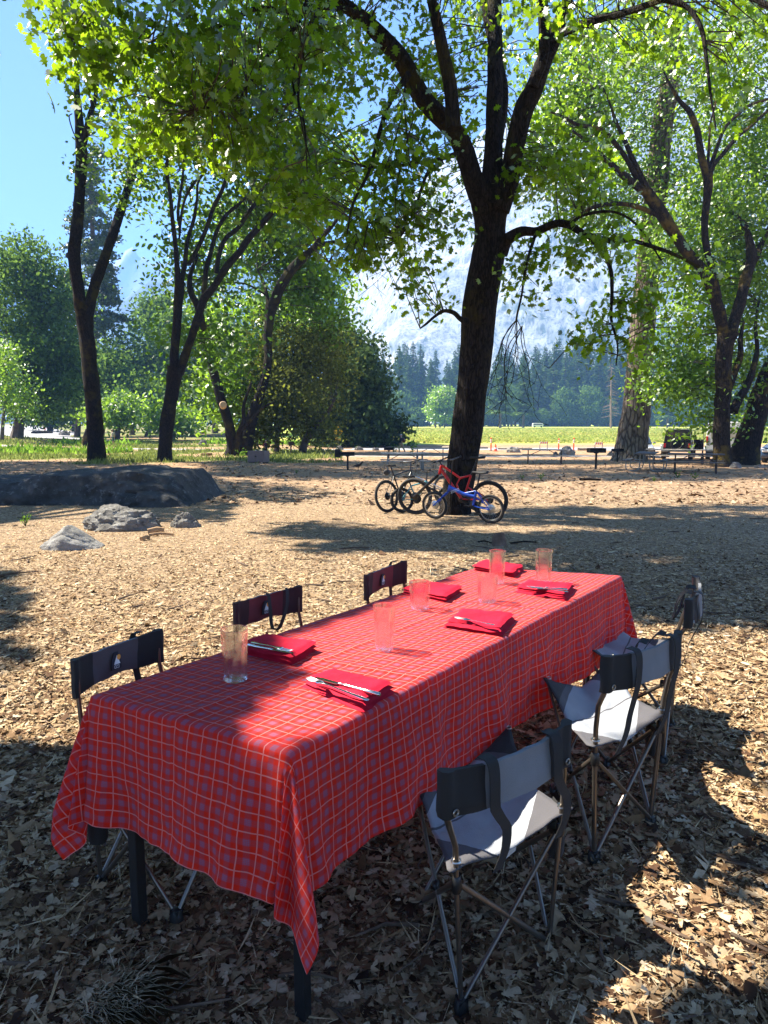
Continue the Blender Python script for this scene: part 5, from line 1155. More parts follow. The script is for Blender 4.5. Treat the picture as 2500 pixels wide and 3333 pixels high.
# ------------------------------------------------------------------ picnic tables
WOODG=M('weathered_plank',(.36,.32,.27),.85,var=.3,scale=5,bump=.3); WOODD=M('dark_plank',(.10,.09,.085),.85,var=.3,scale=5,bump=.3); PIPE=M('galvanised_pipe',(.28,.27,.24),.5,.6,var=.2); PIPED=M('rusty_pipe',(.07,.05,.04),.7,.3)
def picnic(px,py,rz,label,wood=WOODG,pipe=PIPE,L=2.1):
    b=G(px,py); root=empty('picnic_table',tuple(b),rz,label,'picnic table','campground picnic tables')
    m=MB(); 
    for k in range(5): m.box((0,-.32+.16*k,.745),(L,.15,.04))
    m.build('tabletop',wood,root,smooth=False,bevel=.004)
    for s in (-1,1):
        m=MB(); m.box((0,s*.66-.0,.445),(L,.13,.04)); m.box((0,s*.66+s*.14,.445),(L,.13,.04)); m.build('bench',wood,root,smooth=False,bevel=.004)
    for sx in (-1,1):
        X=sx*L*.36
        for s in (-1,1):
            m=MB(); m.tube([(X,s*.74,.42),(X,s*.74,.16),(X,s*.70,.06),(X,s*.60,.025),(X,s*.36,.025),(X,s*.24,.08),(X,s*.20,.2),(X,s*.19,.72)],.026,n=8); m.build('leg',pipe,root)
        m=MB(); m.tube([(X,-.72,.41),(X,.72,.41)],.022,n=8); m.tube([(X,-.3,.715),(X,.3,.715)],.022,n=8); m.tube([(X,0,.41),(X*.25,0,.71)],.018,n=6); m.build('brace',pipe,root)
    return root
picnic(1318,1531,.02,'metal-legged grey picnic table behind the bicycles')
picnic(1400,1501,-.1,'picnic table half hidden behind the big oak trunk')
picnic(1772,1509,-.22,'lone picnic table between the two grills and the big oak',WOODG,PIPED,2.4)
picnic(2103,1531,R(64),'grey picnic table seen end-on beside the massive pine',WOODD,PIPE)
picnic(2262,1538,-.42,'dark picnic table in front of the right oak trunk',WOODD,PIPED)
picnic(2206,1510,-.36,'sunlit long picnic table just behind the dark one',WOODG,PIPED,3.2)
# ------------------------------------------------------------------ grills
IRON=M('black_cast_iron',(.014,.013,.013),.7,.3)
def grill(px,py,label,s=1,rz=0,back=True):
    b=G(px,py); root=empty('park_grill',tuple(b),rz,label,'grill','iron park grills',s=s)
    m=MB(); m.tube([(0,0,-.1,.045),(0,0,.62,.04)],n=10); m.lathe([(.09,.60),(.09,.63)],n=12); m.build('post',IRON,root)
    m=MB(); w_,d,h=.30,.22,.16; z=.63
    m.box((0,0,z+.01),(2*w_,2*d,.02)); m.box((0,d,z+h/2),(2*w_,.012,h)); m.box((-w_,0,z+h/2),(.012,2*d,h)); m.box((w_,0,z+h/2),(.012,2*d,h)); m.box((0,-d,z+.04),(2*w_,.012,.08)); m.build('firebox',IRON,root,smooth=False)
    m=MB()
    for k in range(13): m.tube([(-w_+.02+k*.045,-d-.02,z+h+.01),(-w_+.02+k*.045,d,z+h+.01)],.006,n=4)
    m.tube([(-w_,-d-.02,z+h+.01),(w_,-d-.02,z+h+.01)],.008,n=5); m.build('grate',IRON,root)
    if back: m=MB(); m.box((-w_-.14,.02,z+.10),(.26,.03,.36)); m.build('side_plate',IRON,root,smooth=False)
grill(1132,1530,'iron grill with a side plate near the raven, left of the picnic table')
grill(1266,1499,'iron grill behind the picnic table near the capped hiker',back=False)
grill(1939,1527,'iron grill standing alone left of the massive pine',1.15,back=False)
grill(2009,1504,'iron grill touching the view of the massive pine trunk',.95,R(30),back=False)
# ------------------------------------------------------------------ food locker, signs
b=G(842,1507); root=empty('food_locker',tuple(b),R(-18),'brown steel food storage locker in front of the leaning oak','locker')
BRS=M('brown_painted_steel',(.17,.115,.10),.55,var=.08); m=MB(); m.box((0,0,.36),(1.02,.62,.62)); m.build('body',BRS,root,smooth=False,bevel=.008)
for s in(-1,1): m=MB(); m.box((s*.255,-.316,.36),(.49,.012,.57)); dd=m.build('door',BRS,root,smooth=False,bevel=.003)
m=MB(); m.box((0,-.33,.38),(.10,.03,.05)); m.build('latch',IRON,root,smooth=False)
for s in(-1,1):
    m=MB(); m.box((s*.42,0,.02),(.07,.5,.10)); m.build('foot',IRON,root,smooth=False)
b=G(1101,1457); k_=b.y/72; root=empty('crossing_sign',tuple(b),0,'yellow diamond pedestrian crossing sign with a small plate below','road sign'); YEL=M('yellow_reflective',(.80,.48,.01),.5,var=.03)
zc=P0(1101,1405,b.y).z-b.z; z2=P0(1101,1428,b.y).z-b.z; hw=16/F*b.y
m=MB(); m.tube([(0,.03,-.2),(0,.03,zc)],.03,n=6); m.build('post',M('galvanised_steel',(.35,.35,.34),.5,.6),root)
m=MB(); m.prism([(-hw,zc),(0,zc-hw*1.1),(hw,zc),(0,zc+hw*1.1)],-.012,.0,'y'); pl=m.build('sign_panel',YEL,root,smooth=False)
BP=M('black_print',(.01,.01,.01),.6)
m=MB(); q=hw*.11
m.lathe([(.0001,0),(q,.0001),(q,.002),(.0001,.003)],c=(0,-.016,zc+hw*.52),n=12,axis='y')
for pts in ([(0,.40),(-.02,.05)],[(-.02,.06),(.14,-.16),(.18,-.42)],[(-.02,.06),(-.14,-.18),(-.26,-.38)],[(0,.36),(.17,.18),(.24,.02)],[(0,.36),(-.17,.20),(-.20,.04)]):
    m.tube([(hw*a,-.015,zc+hw*b_) for a,b_ in pts],hw*.055,n=6)
m.build('walking_figure',BP,pl); 
for i,v in enumerate(pl.children[0].data.vertices): v.co.y=-.0125-(v.co.y+.015)*.05-.002
m=MB(); m.box((0,-.006,z2),(hw*1.15,.012,hw*.72)); p2=m.build('plate',YEL,root,smooth=False)
m=MB(); m.tube([(-hw*.3,-.014,z2+hw*.16),(hw*.3,-.014,z2+hw*.16)],.02,n=4); m.tube([(-hw*.2,-.014,z2-hw*.1),(hw*.3,-.014,z2-hw*.1)],.02,n=4); m.build('arrow_mark',BP,p2)
for v in p2.children[0].data.vertices: v.co.y=-.0135+(v.co.y+.014)*.05
b=G(947,1478); root=empty('wooden_sign',tuple(b),0,'small brown wooden campground sign on a post','sign'); BW=M('brown_wood',(.13,.075,.05),.85,var=.3)
h=(1478-1437)/F*b.y; w_=16/F*b.y; m=MB(); m.box((0,.04,h*.42),(.11,.09,h*.95)); m.build('post',M('tan_wood',(.30,.20,.13),.85,var=.3),root,smooth=False)
m=MB(); m.box((0,0,h-.16),(w_,.04,.32)); m.build('board',BW,root,smooth=False,bevel=.01)
# ------------------------------------------------------------------ posts, cone, barricades
ORG=M('orange_plastic',(.85,.11,.02),.45,var=.05); WHT=M('white_reflective',(.8,.8,.78),.5,var=.03)
for i,(px,pt,pb,l) in enumerate([(1598,1424,1467,'orange delineator post left of the traffic cone'),(1818,1427,1467,'orange delineator post left of the large pale boulder'),(1867,1425,1466,'orange delineator post behind the large pale boulder')]):
    b=G(px,pb); h=(pb-pt)/F*b.y; root=empty('delineator_post',tuple(b),0,l,'post','orange posts along the parking road')
    m=MB(); m.lathe([(.085,0),(.08,.04),(.062,.06),(.060,h*.9),(.075,h*.92),(.07,h*.97),(.02,h)],n=14); p_=m.build('post',ORG,root)
    m=MB(); m.lathe([(.063,h*.60),(.063,h*.70)],n=14,capends=False); m.lathe([(.063,h*.76),(.063,h*.86)],n=14,capends=False); m.build('reflective_band',WHT,p_)
    m=MB(); m.lathe([(.16,-.01),(.16,.03),(.10,.05)],n=14); m.build('base',BLK,root)
b=G(1613,1469); root=empty('traffic_cone',tuple(b),0,'orange traffic cone beside the left delineator post','cone'); m=MB(); m.lathe([(.17,.03),(.10,.30),(.035,.68),(.02,.69)],n=16); cb=m.build('cone_body',ORG,root); m=MB(); m.lathe([(.128,.22),(.098,.34)],n=16,capends=False); m.build('reflective_band',WHT,cb); m=MB(); m.box((0,0,.015),(.42,.42,.03)); m.build('base',ORG,root,smooth=False)
for k_,(px,py) in enumerate([(147,1400),(158,1399)]):
    b=G(px,py); root=empty('traffic_cone',tuple(b),0,'small orange cone on the road bend at the left edge, %s of the pair'%('left' if k_==0 else 'right'),'cone','traffic cones on the road bend'); m=MB(); m.lathe([(.2,.03),(.12,.40),(.04,1.0),(.02,1.02)],n=12); m.build('cone_body',ORG,root); m=MB(); m.box((0,0,.015),(.5,.5,.03)); m.build('base',ORG,root,smooth=False)
for px,pt,pb,l in [(1769,1437,1468,'orange and white striped barricade between the posts'),(1948,1439,1471,'orange and white striped barricade left of the massive pine')]:
    b=G(px,pb); h=(pb-pt)/F*b.y; w_=27/F*b.y; root=empty('barricade',tuple(b),0,l,'barricade','striped barricades'); m=MB()
    for s in(-1,1):
        for dy in(-.2,.2): m.tube([(s*w_*.46,dy,0),(s*w_*.44,0,h)],.022,n=5)
    m.build('frame',PIPE,root)
    for z,hh in ((h*.86,h*.22),(h*.14,h*.20)):
        m=MB(); m.box((0,-.05-(h-z)*.18,z),(w_,.03,hh)); bd=m.build('board',WHT,root,smooth=False)
        if z>h*.5:
            m=MB()
            for k in range(4): x=-w_/2+.06+k*w_/4; m.prism([(x,z-hh/2),(x+w_*.11,z-hh/2),(x+w_*.20,z+hh/2),(x+w_*.09,z+hh/2)],-.072-(h-z)*.18,-.068-(h-z)*.18,'y')
            m.build('orange_stripe',ORG,bd,smooth=False)
for px0,px1,py,l in [(1535,1588,1461,'pale parking log left of the first orange post'),(1620,1732,1464,'long pale parking log behind the traffic cone'),(1880,1925,1466,'pale parking log left of the second barricade'),(1440,1530,1461,'pale parking log just right of the big oak trunk')]:
    a=G(px0,py);b=G(px1,py); m=MB(); c=(a+b)/2; m.tube([tuple(a-c+Vector((0,0,.12)))+(.13,),(0,0,.13,.14),tuple(b-c+Vector((0,0,.12)))+(.12,)],n=10,nz=.1); o=m.build('parking_log',M('bare_log',(.42,.33,.23),.85,var=.25)if px0==1535 else bpy.data.materials['bare_log']); o.location=c; tag(o,l,'log','logs lining the parking road')
# ------------------------------------------------------------------ vehicles
CARG=NT('tinted_glass'); CARG.bsdf((.02,.025,.03),.06,0,spec=.8); CARG=CARG.m; CAR_BLK=paint('black_car_paint',(.014,.014,.016),.22); CAR_WH=paint('white_car_paint',(.62,.62,.60),.35); CAR_BL=paint('dark_blue_car_paint',(.03,.06,.12),.2); CAR_SV=paint('silver_car_paint',(.42,.43,.42),.25,.5)
LRED=M('red_lamp_lens',(.55,.01,.01),.25); CHR=M('bright_metal',(.7,.7,.7),.2,1)
def cwheel(root,x,y,r,wd,side):
    m=MB(); m.lathe([(r*.62,-wd/2),(r*.93,-wd/2),(r,-wd*.35),(r,wd*.35),(r*.93,wd/2),(r*.62,wd/2)],n=26,axis='x'); w_=empty('wheel',(x,y,r)); w_.parent=root; m.build('tyre',RUB,w_)
    m=MB(); m.lathe([(r*.62,-wd*.42),(r*.60,wd*.30),(r*.2,wd*.34),(r*.1,wd*.40)],n=20,axis='x'); m.build('rim',CAR_SV,w_)
def jeep():
    b=P0(2201,1500,43.0); b.z=groundz(b.x,b.y); root=empty('off_road_car',tuple(b),R(-27),'black boxy off-road car seen from behind with spare wheel and open door','car')
    m=MB(); m.prism([(-.76,.52),(.76,.52),(.80,.70),(.79,1.12),(-.79,1.12),(-.80,.70)],0,3.1,'y'); m.prism([(-.74,.55),(.74,.55),(.72,1.08),(-.72,1.08)],3.1,4.1,'y'); m.build('body',CAR_BLK,root,bevel=.03,autosmooth=30)
    m=MB(); m.prism([(-.77,1.12),(.77,1.12),(.68,1.80),(.60,1.86),(-.60,1.86),(-.68,1.80)],.02,2.6,'y'); m.build('hardtop',M('black_textured_plastic',(.02,.02,.02),.6),root,bevel=.03)
    m=MB(); m.prism([(-.62,1.20),(.62,1.20),(.56,1.70),(-.56,1.70)],-.012,.03,'y'); m.build('rear_window',CARG,root,smooth=False)
    m=MB(); m.prism([(-.42,1.38),(-.02,1.36),(-.04,1.58),(-.38,1.58)],-.016,-.012,'y'); 
    for s in(-1,1):
        m=MB(); m.prism([(.9,1.2),(1.9,1.2),(1.8,1.68),(.95,1.68)],s*.752,s*.728,'x'); m.build('side_window',CARG,root,smooth=False)
        m=MB(); m.box((s*.70,-.03,.86),(.13,.07,.24)); m.build('tail_lamp',LRED,root,smooth=False,bevel=.01)
        m=MB(); m.prism([(-.15,.62),(.05,.95),(.85,.95),(1.05,.62),(.95,.60),(.8,.86),(.1,.86),(-.05,.60)],s*.78,s*.94,'x'); m.build('fender',CAR_SV,root,bevel=.01)
        for y in (.45,3.1): cwheel(root,s*.78,y,.40,.26,s)
    m=MB(); m.box((0,-.12,.56),(1.62,.18,.16)); m.build('rear_bumper',CAR_SV,root,smooth=False,bevel=.03)
    m=MB(); m.lathe([(.10,-.02),(.30,-.14),(.38,-.16),(.40,-.22),(.38,-.30),(.30,-.32),(.25,-.26),(.05,-.27)],c=(.02,0,.98),n=28,axis='y'); sp=m.build('spare_wheel',RUB,root); m=MB(); m.lathe([(.245,-.262),(.2,-.272),(.03,-.29)],c=(.02,0,.98),n=20,axis='y'); m.build('rim',BLK,sp)
    # open right-hand door
    d=empty('open_door',(.80,2.35,0)); d.parent=root; d.rotation_euler=(0,0,R(-14))
    m=MB(); m.box((.33,0,.88),(.62,.07,.66)); m.build('door_panel',CAR_BLK,d,bevel=.02)
    m=MB(); m.tube([(.03,0,1.20),(.04,0,1.76),(.10,0,1.82),(.50,0,1.80),(.60,0,1.74),(.63,0,1.20)],.028,n=6); m.build('window_frame',CAR_BLK,d)
    m=MB(); m.box((.34,0,1.5),(.54,.012,.56)); gl=m.build('window_pane',GL,d,smooth=False)
    m=MB(); m.box((.10,-.12,1.42),(.2,.08,.15)); m.build('mirror',BLK,d,bevel=.02)
jeep()
def carbody(name,label,b,rz,paint_,L=4.6,Wd=1.8,H=1.48,suv=False,cat='car',scale=1):
    root=empty(name,tuple(b),rz,label,cat,s=scale); hw=Wd/2; z0=.30; belt=.92 if not suv else 1.05
    prof=[(-L/2,z0+.1),(-L/2,.62),(-L/2+.08,belt-.18),(-L/2+1.15,belt-.02),(-L/2+1.3,belt),(L/2-.5,belt+.03),(L/2-.05,belt-.1),(L/2,.6),(L/2-.03,z0),(-L/2+.1,z0)]
    m=MB(); m.prism(prof,-hw,hw,'x'); bo=m.build('body',paint_,root,bevel=.07,autosmooth=50)
    m=MB(); a0,a1=(-L/2+1.25,L/2-.25 if suv else L/2-.7); q=[(a0,belt-.02),(a0+.75,H-.04),(a0+1.0,H),(a1-.55,H-.02),(a1-.35,H-.08),(a1,belt)]
    vs=[(-hw*.94,)+p for p in q]+[(hw*.94,)+p for p in q]; vs=[((v[0]*(.80 if v[2]>belt+.1 else 1)),v[1],v[2]) for v in vs]; n=len(q)
    m.add(vs,[tuple(range(n)),tuple(range(2*n-1,n-1,-1))]+[(i,i+n,(i+1)%n+n,(i+1)%n) for i in range(n)]); m.build('cabin',paint_,root,bevel=.04)
    m=MB(); m.add([(-hw*.88,a0+.06,belt+.06),(hw*.88,a0+.06,belt+.06),(hw*.72,a0+.74,H-.07),(-hw*.72,a0+.74,H-.07)],[(0,1,2,3)]); wsd=m.build('windscreen',CARG,root,smooth=False); wsd.location=(0,-.03,.02)
    for s in(-1,1):
        m=MB(); m.add([(s*(hw*.955),a0+.35,belt+.05),(s*(hw*.955),a1-.3,belt+.05),(s*(hw*.785),a1-.65,H-.09),(s*(hw*.785),a0+.95,H-.09)],[(0,1,2,3)]); sw=m.build('side_window',CARG,root,smooth=False); sw.location=(s*.012,0,0)
        m=MB(); m.box((s*(hw+.10),a0+.42,belt+.10),(.2,.10,.14)); m.build('mirror',paint_,root,bevel=.03)
        m=MB(); m.box((s*hw*.74,-L/2+.02,.70),(.36,.12,.14)); m.build('headlight',M('lamp_glass',(.75,.76,.78),.1) if 'lamp_glass' not in bpy.data.materials else bpy.data.materials['lamp_glass'],root,bevel=.03)
        m=MB(); m.box((s*hw*.80,L/2-.03,.80),(.25,.08,.16)); m.build('tail_lamp',LRED,root,bevel=.02)
        for y in(-L/2+.85,L/2-.9): cwheel(root,s*(hw-.10),y,.33 if not suv else .37,.22,s)
    m=MB(); m.box((0,-L/2-.01,.52),(1.0,.04,.2)); m.build('grille',BLK,root,smooth=False)
    return root
b=P0(2071,1490,48.5); b.z=groundz(b.x,b.y); carbody('parked_car','silver car mostly hidden behind the massive pine trunk',b,R(-16),CAR_SV,H=1.5,Wd=1.95)
b=P0(2560,1490,39.5); b.z=groundz(b.x,b.y); carbody('parked_car','dark blue sport utility car cut off at the right edge',b,R(-38),CAR_BL,H=1.72,Wd=1.9,suv=True)
# white camper van
b=P0(2352,1490,42.3); b.z=groundz(b.x,b.y); root=empty('camper_van',tuple(b),R(-29),'tall cream-white camper van seen from behind, partly behind the right oak','van')
m=MB(); m.prism([(-.98,.45),(.98,.45),(1.0,.9),(.95,2.1),(.86,2.32),(-.86,2.32),(-.95,2.1),(-1.0,.9)],0,5.2,'y'); m.build('body',CAR_WH,root,bevel=.05)
for s in(-1,1):
    m=MB(); m.prism([(s*.03,.55),(s*.84,.55),(s*.84,1.95),(s*.78,2.1),(s*.03,2.1)],-.025,-.003,'y'); dr=m.build('rear_door',CAR_WH,root,bevel=.012); m=MB(); m.prism([(s*.14,1.35),(s*.72,1.35),(s*.70,1.95),(s*.14,1.95)],-.034,-.028,'y'); m.build('window',M('cream_curtained_glass',(.42,.38,.30),.2) if s==-1 else bpy.data.materials['cream_curtained_glass'],dr,smooth=False)
    m=MB(); m.box((s*.92,-.02,1.22),(.11,.06,.42)); m.build('tail_lamp',LRED,root,bevel=.01)
    for y in (.9,4.2): cwheel(root,s*.88,y,.36,.24,s)
m=MB(); m.box((0,-.1,.42),(1.9,.2,.26)); m.build('rear_bumper',BLK,root,bevel=.03)
# far white bus
b=P0(1750,1387,RM(268)); b.z=groundz(b.x,b.y); root=empty('tour_bus',tuple(b),0,'tiny white bus beyond the far side of the meadow','bus'); m=MB(); m.prism([(-2.6,.3),(2.5,.3),(2.6,1.2),(2.3,2.1),(-2.4,2.1),(-2.6,1.2)],-.9,.9,'y'); m.build('body',CAR_WH,root,bevel=.1); m=MB(); m.prism([(-2.3,1.2),(2.2,1.2),(2.05,1.75),(-2.2,1.75)],-.93,-.91,'y'); m.build('window_band',CARG,root,smooth=False)
for x in(-1.6,1.6): m=MB(); m.lathe([(.4,-.95),(.4,-.7)],c=(x,0,.4),n=14,axis='y'); m.build('wheel',RUB,root)
# tents
TNT=M('dark_green_tent',(.03,.075,.04),.7,var=.2)
for px0,px1,pt,pb,l in [(1268,1304,1432,1450,'dark green dome tent left of the capped hiker'),(1324,1350,1437,1451,'dark green dome tent right of the capped hiker')]:
    b=G((px0+px1)/2,pb); w_=(px1-px0)/F*b.y; h=(pb-pt)/F*b.y; m=MB(); n=24
    prof=[(w_/2*math.cos(a),h*math.sin(a)**.9) for a in np.linspace(.0,1.56,9)]; root=empty('dome_tent',tuple(b),0,l,'tent','dome tents at the meadow edge'); m.lathe(prof,n=n); m.build('fly',TNT,root)
    m=MB(); m.prism([(-w_*.14,0),(w_*.14,0),(w_*.05,h*.55),(-w_*.05,h*.55)],-w_*.505,-w_*.40,'y'); m.build('door_flap',M('grey_tent',(.2,.2,.2),.8) if 'grey_tent' not in bpy.data.materials else bpy.data.materials['grey_tent'],root,smooth=False)
# ------------------------------------------------------------------ people
SKIN=M('skin',(.45,.24,.16),.6,var=.05)
def person(px,py,H,rz,label,shirt,legs,skin_legs=False,pack=None,cap=(.3,.3,.28),stride=.22,hair=None):
    b=G(px,py); s=H/1.75; root=empty('person',tuple(b),rz,label,'person',s=s)
    k=stride
    def body():
        m=MB()
        m.tube([(0,0,.92,.13),(0,.0,1.02,.135),(0,-.01,1.15,.125),(0,-.01,1.32,.15),(0,0,1.42,.12),(0,0,1.47,.06),(0,-.015,1.56,.055)],n=14)
        for v in range(len(m.v)): x,y,z=m.v[v]; m.v[v]=(x*1.25,y*.82,z)
        m.ball((0,-.02,1.645),(.075,.095,.115),nu=16,nv=12); m.ball((0,-.115,1.635),(.014,.02,.02),nu=6,nv=5)
        for sx in(-1,1):
            m.ball((sx*.078,-.01,1.64),(.012,.02,.028),nu=6,nv=5); m.ball((sx*.03,-.100,1.665),(.012,.008,.008),nu=6,nv=5)
            f=sx*k; m.tube([(sx*.09,0,.95,.085),(sx*.10,-f*.45,.70,.078),(sx*.10,-f*.9-.02,.50,.055),(sx*.10,-f+ (.02 if f>0 else .08),.30,.052),(sx*.10,-f+(.03 if f>0 else .16),.09,.036),(sx*.10,-f+(.02 if f>0 else .16),.045,.036)],n=10)
            m.tube([(sx*.10,-f+.05+(0 if f>0 else .14),.035,.034),(sx*.11,-f-.08+(0 if f>0 else .14),.035,.038),(sx*.115,-f-.15+(0 if f>0 else .14),.03,.026)],n=8)
            g=-sx*k*.8; m.tube([(sx*.17,0,1.40,.055),(sx*.215,.01,1.30,.048),(sx*.235,.03-g*.3,1.10,.038),(sx*.235,-.04-g*.8,.90,.028),(sx*.235,-.05-g*.85,.87,.026)],n=10)
            hx,hy,hz=sx*.235,-.06-g*.9,.83; m.ball((hx,hy,hz),(.018,.034,.045),nu=8,nv=6)
            for q,(dy,L) in enumerate(((-.022,.060),(-.008,.072),(.006,.068),(.020,.052))): m.tube([(hx,hy+dy,hz-.03,.0095),(hx-sx*.006,hy+dy-.004,hz-.03-L*.55,.009),(hx-sx*.02,hy+dy-.008,hz-.03-L,.007)],n=6)
            m.tube([(hx,hy-.028,hz+.005,.010),(hx-sx*.012,hy-.05,hz-.03,.008)],n=6)
        return m
    o=body().build('body',SKIN,root); rmd=o.modifiers.new('r','REMESH'); rmd.mode='VOXEL'; rmd.voxel_size=.013; rmd.use_smooth_shade=True
    m=MB(); m.tube([(0,0,.93,.150),(0,.0,1.05,.148),(0,-.01,1.18,.140),(0,-.01,1.33,.165),(0,0,1.42,.135),(0,0,1.455,.07)],n=16)
    for v in range(len(m.v)): x,y,z=m.v[v]; m.v[v]=(x*1.25,y*.86,z)
    for sx in(-1,1): g=-sx*k*.8; m.tube([(sx*.15,0,1.40,.068),(sx*.215,.01,1.30,.062),(sx*.236,.03-g*.25,1.14,.056)],n=10)
    sh=m.build('shirt',shirt,root)
    m=MB(); m.tube([(0,0,1.0,.142),(0,0,.93,.15),(0,0,.86,.14)],n=14)
    for v in range(len(m.v)): x,y,z=m.v[v]; m.v[v]=(x*1.22,y*.9,z)
    for sx in(-1,1):
        f=sx*k; pts=[(sx*.09,0,.93,.10),(sx*.10,-f*.45,.70,.094),(sx*.10,-f*.85-.02,.53,.082)]
        if not skin_legs: pts+=[(sx*.10,-f+(.02 if f>0 else .08),.30,.070),(sx*.10,-f+(.03 if f>0 else .16),.10,.062)]
        m.tube(pts,n=10)
    m.build('shorts' if skin_legs else 'trousers',legs,root)
    for sx in(-1,1):
        f=sx*k; m=MB(); m.tube([(sx*.10,-f+.07+(0 if f>0 else .14),.04,.044),(sx*.11,-f-.08+(0 if f>0 else .14),.04,.048),(sx*.115,-f-.16+(0 if f>0 else .14),.035,.034)],n=8); m.build('shoe',BLK,root)
    if cap: m=MB(); m.lathe([(.088,1.675),(.09,1.70),(.075,1.75),(.04,1.772),(.001,1.775)],c=(0,-.015,0),n=16); m.box((0,-.13,1.69),(.12,.10,.012)); m.build('cap',M('cap_'+label[:8].replace(' ','_'),cap,.8),root)
    if hair: m=MB(); m.ball((0,.0,1.67),(.088,.10,.105),nu=12,nv=8); m.build('hair',hair,root)
    if pack: m=MB(); m.ball((0,.20,1.20),(.15,.12,.25),nu=14,nv=10,nz=.08); m.tube([(.09,.08,1.40),(.10,-.10,1.40),(.10,-.13,1.25),(.12,.05,1.05)],.018,n=6); m.tube([(-.09,.08,1.40),(-.10,-.10,1.40),(-.10,-.13,1.25),(-.12,.05,1.05)],.018,n=6); m.build('backpack',pack,root)
    return root
def cl(n,c): return M(n,c,.85,var=.15)
hp=(1475-1414)/F*G(1306,1475).y
person(1306,1475,hp,R(-95),'walking hiker in a grey cap, black shirt and khaki trousers with a backpack',cl('black_shirt',(.02,.02,.022)),cl('khaki_cloth',(.38,.27,.16)),pack=cl('maroon_pack',(.10,.03,.03)),cap=(.45,.45,.46),stride=.2)
hp=(1451-1399)/F*G(369,1451).y
person(369,1451,hp,R(-35),'hiker in a tan shirt and dark green shorts by the road at the left',cl('tan_shirt',(.42,.36,.24)),cl('green_shorts',(.04,.09,.06)),skin_legs=True,pack=cl('olive_pack',(.12,.12,.07)),cap=(.12,.08,.06),stride=.12)
b_=G(866,1482); person(866,1482,(1482-1433)/F*b_.y,R(60),'white-haired person with a bright red backpack behind the food locker',cl('navy_shirt',(.02,.02,.04)),cl('black_trousers',(.015,.015,.02)),pack=cl('red_pack',(.55,.02,.02)),cap=(.6,.6,.6),stride=.05)
b_=G(837,1470); person(837,1470,(1470-1421)/F*b_.y,R(-120),'person in black seen beside the leaning oak trunk',cl('black_jacket',(.012,.012,.014)),cl('grey_trousers',(.18,.18,.2)),cap=None,hair=cl('dark_hair',(.02,.015,.01)),stride=.1)
# raven
b=G(1166,1531); s=.9; root=empty('raven',tuple(b),R(70),'black raven standing by the grill left of the picnic table','bird',s=s); RV=M('raven_feathers',(.008,.008,.010),.45)
m=MB(); m.tube([(0,.26,.20,.012),(0,.16,.22,.045),(0,.06,.24,.085),(0,-.06,.28,.095),(0,-.14,.34,.065),(0,-.19,.40,.05),(0,-.235,.415,.042),(0,-.27,.41,.02),(0,-.33,.40,.004)],n=12)
for sx in(-1,1): m.tube([(sx*.03,.0,.20,.02),(sx*.035,-.01,.10,.008),(sx*.035,0,.01,.008)],n=6); m.tube([(sx*.035,.03,.008,.005),(sx*.035,-.06,.008,.005)],n=5)
o=m.build('body',RV,root); rmd=o.modifiers.new('r','REMESH'); rmd.mode='VOXEL'; rmd.voxel_size=.008; rmd.use_smooth_shade=True
for sx in(-1,1): m=MB(); m.add([(sx*.085,-.10,.30),(sx*.10,.02,.30),(sx*.06,.24,.20),(sx*.03,.36,.16),(sx*.075,.08,.20),(sx*.088,-.06,.23)],[(0,1,2,3,4,5)]); w_=m.build('wing',RV,root); sd=w_.modifiers.new('s','SOLIDIFY'); sd.thickness=.012
# ------------------------------------------------------------------ stumps, logs, sticks
def log(p,q,r,label,mat=None,name='fallen_log',cat='log'):
    c=(p+q)/2; m=MB(); mid=Vector((random.uniform(-.03,.03),random.uniform(-.03,.03),.02)); m.tube([tuple(p-c)+(r,),tuple(mid)+(r*.95,),tuple(q-c)+(r*.8,)],n=9,nz=.25); o=m.build(name,mat or BARK); o.location=c; tag(o,label,cat); return o
TANW=M('split_wood',(.36,.22,.11),.85,var=.35,scale=9)
p=G(272,1454); q=P0(287,1398,p.y); log(p,q,.32,'short leaning stub of a dead trunk left of the bare forked oak',BARKM,'tree_stump','stump')
up=Vector((0,0,.03))
log(G(1556,1766)+up*.4,G(1602,1770)+up*.4,.012,'dark root-like stick left of the round brown stone')
log(G(1660,1771)+up*.4,G(1745,1767)+up*.4,.012,'long brown stick right of the round brown stone')
log(G(482,1740)+up*1.5,G(534,1738)+up*2.2,.045,'short thick wood chunk on the sunny litter by the rocks',TANW,'wood_chunk','wood')
log(G(486,1746)+up*.8,G(566,1744)+up*.8,.022,'split stick beneath the wood chunk near the rocks',TANW,'wood_chunk','wood')
log(G(460,1761)+up,G(487,1757)+up,.035,'small tan wood block nearest the pale triangular rock',TANW,'wood_chunk','wood')
log(G(1886,1563)+up,G(1955,1565)+up,.05,'dark stick on the sunlit dirt below the lone picnic table',BARK)
log(G(660,1484)+up*3,G(688,1482)+up*3,.12,'short reddish log in front of the leaning oak',TANW)
log(G(352,1468)+up*4,G(392,1466)+up*4,.14,'dark rotten log right of the bare forked oak',BARK)
log(G(110,1412)+up*4,G(168,1410)+up*4,.4,'heavy dark log beside the road at the left',BARK)
log(G(2105,1566)+up,G(2150,1564)+up,.07,'pale short log on the dirt before the end-on picnic table',TANW)
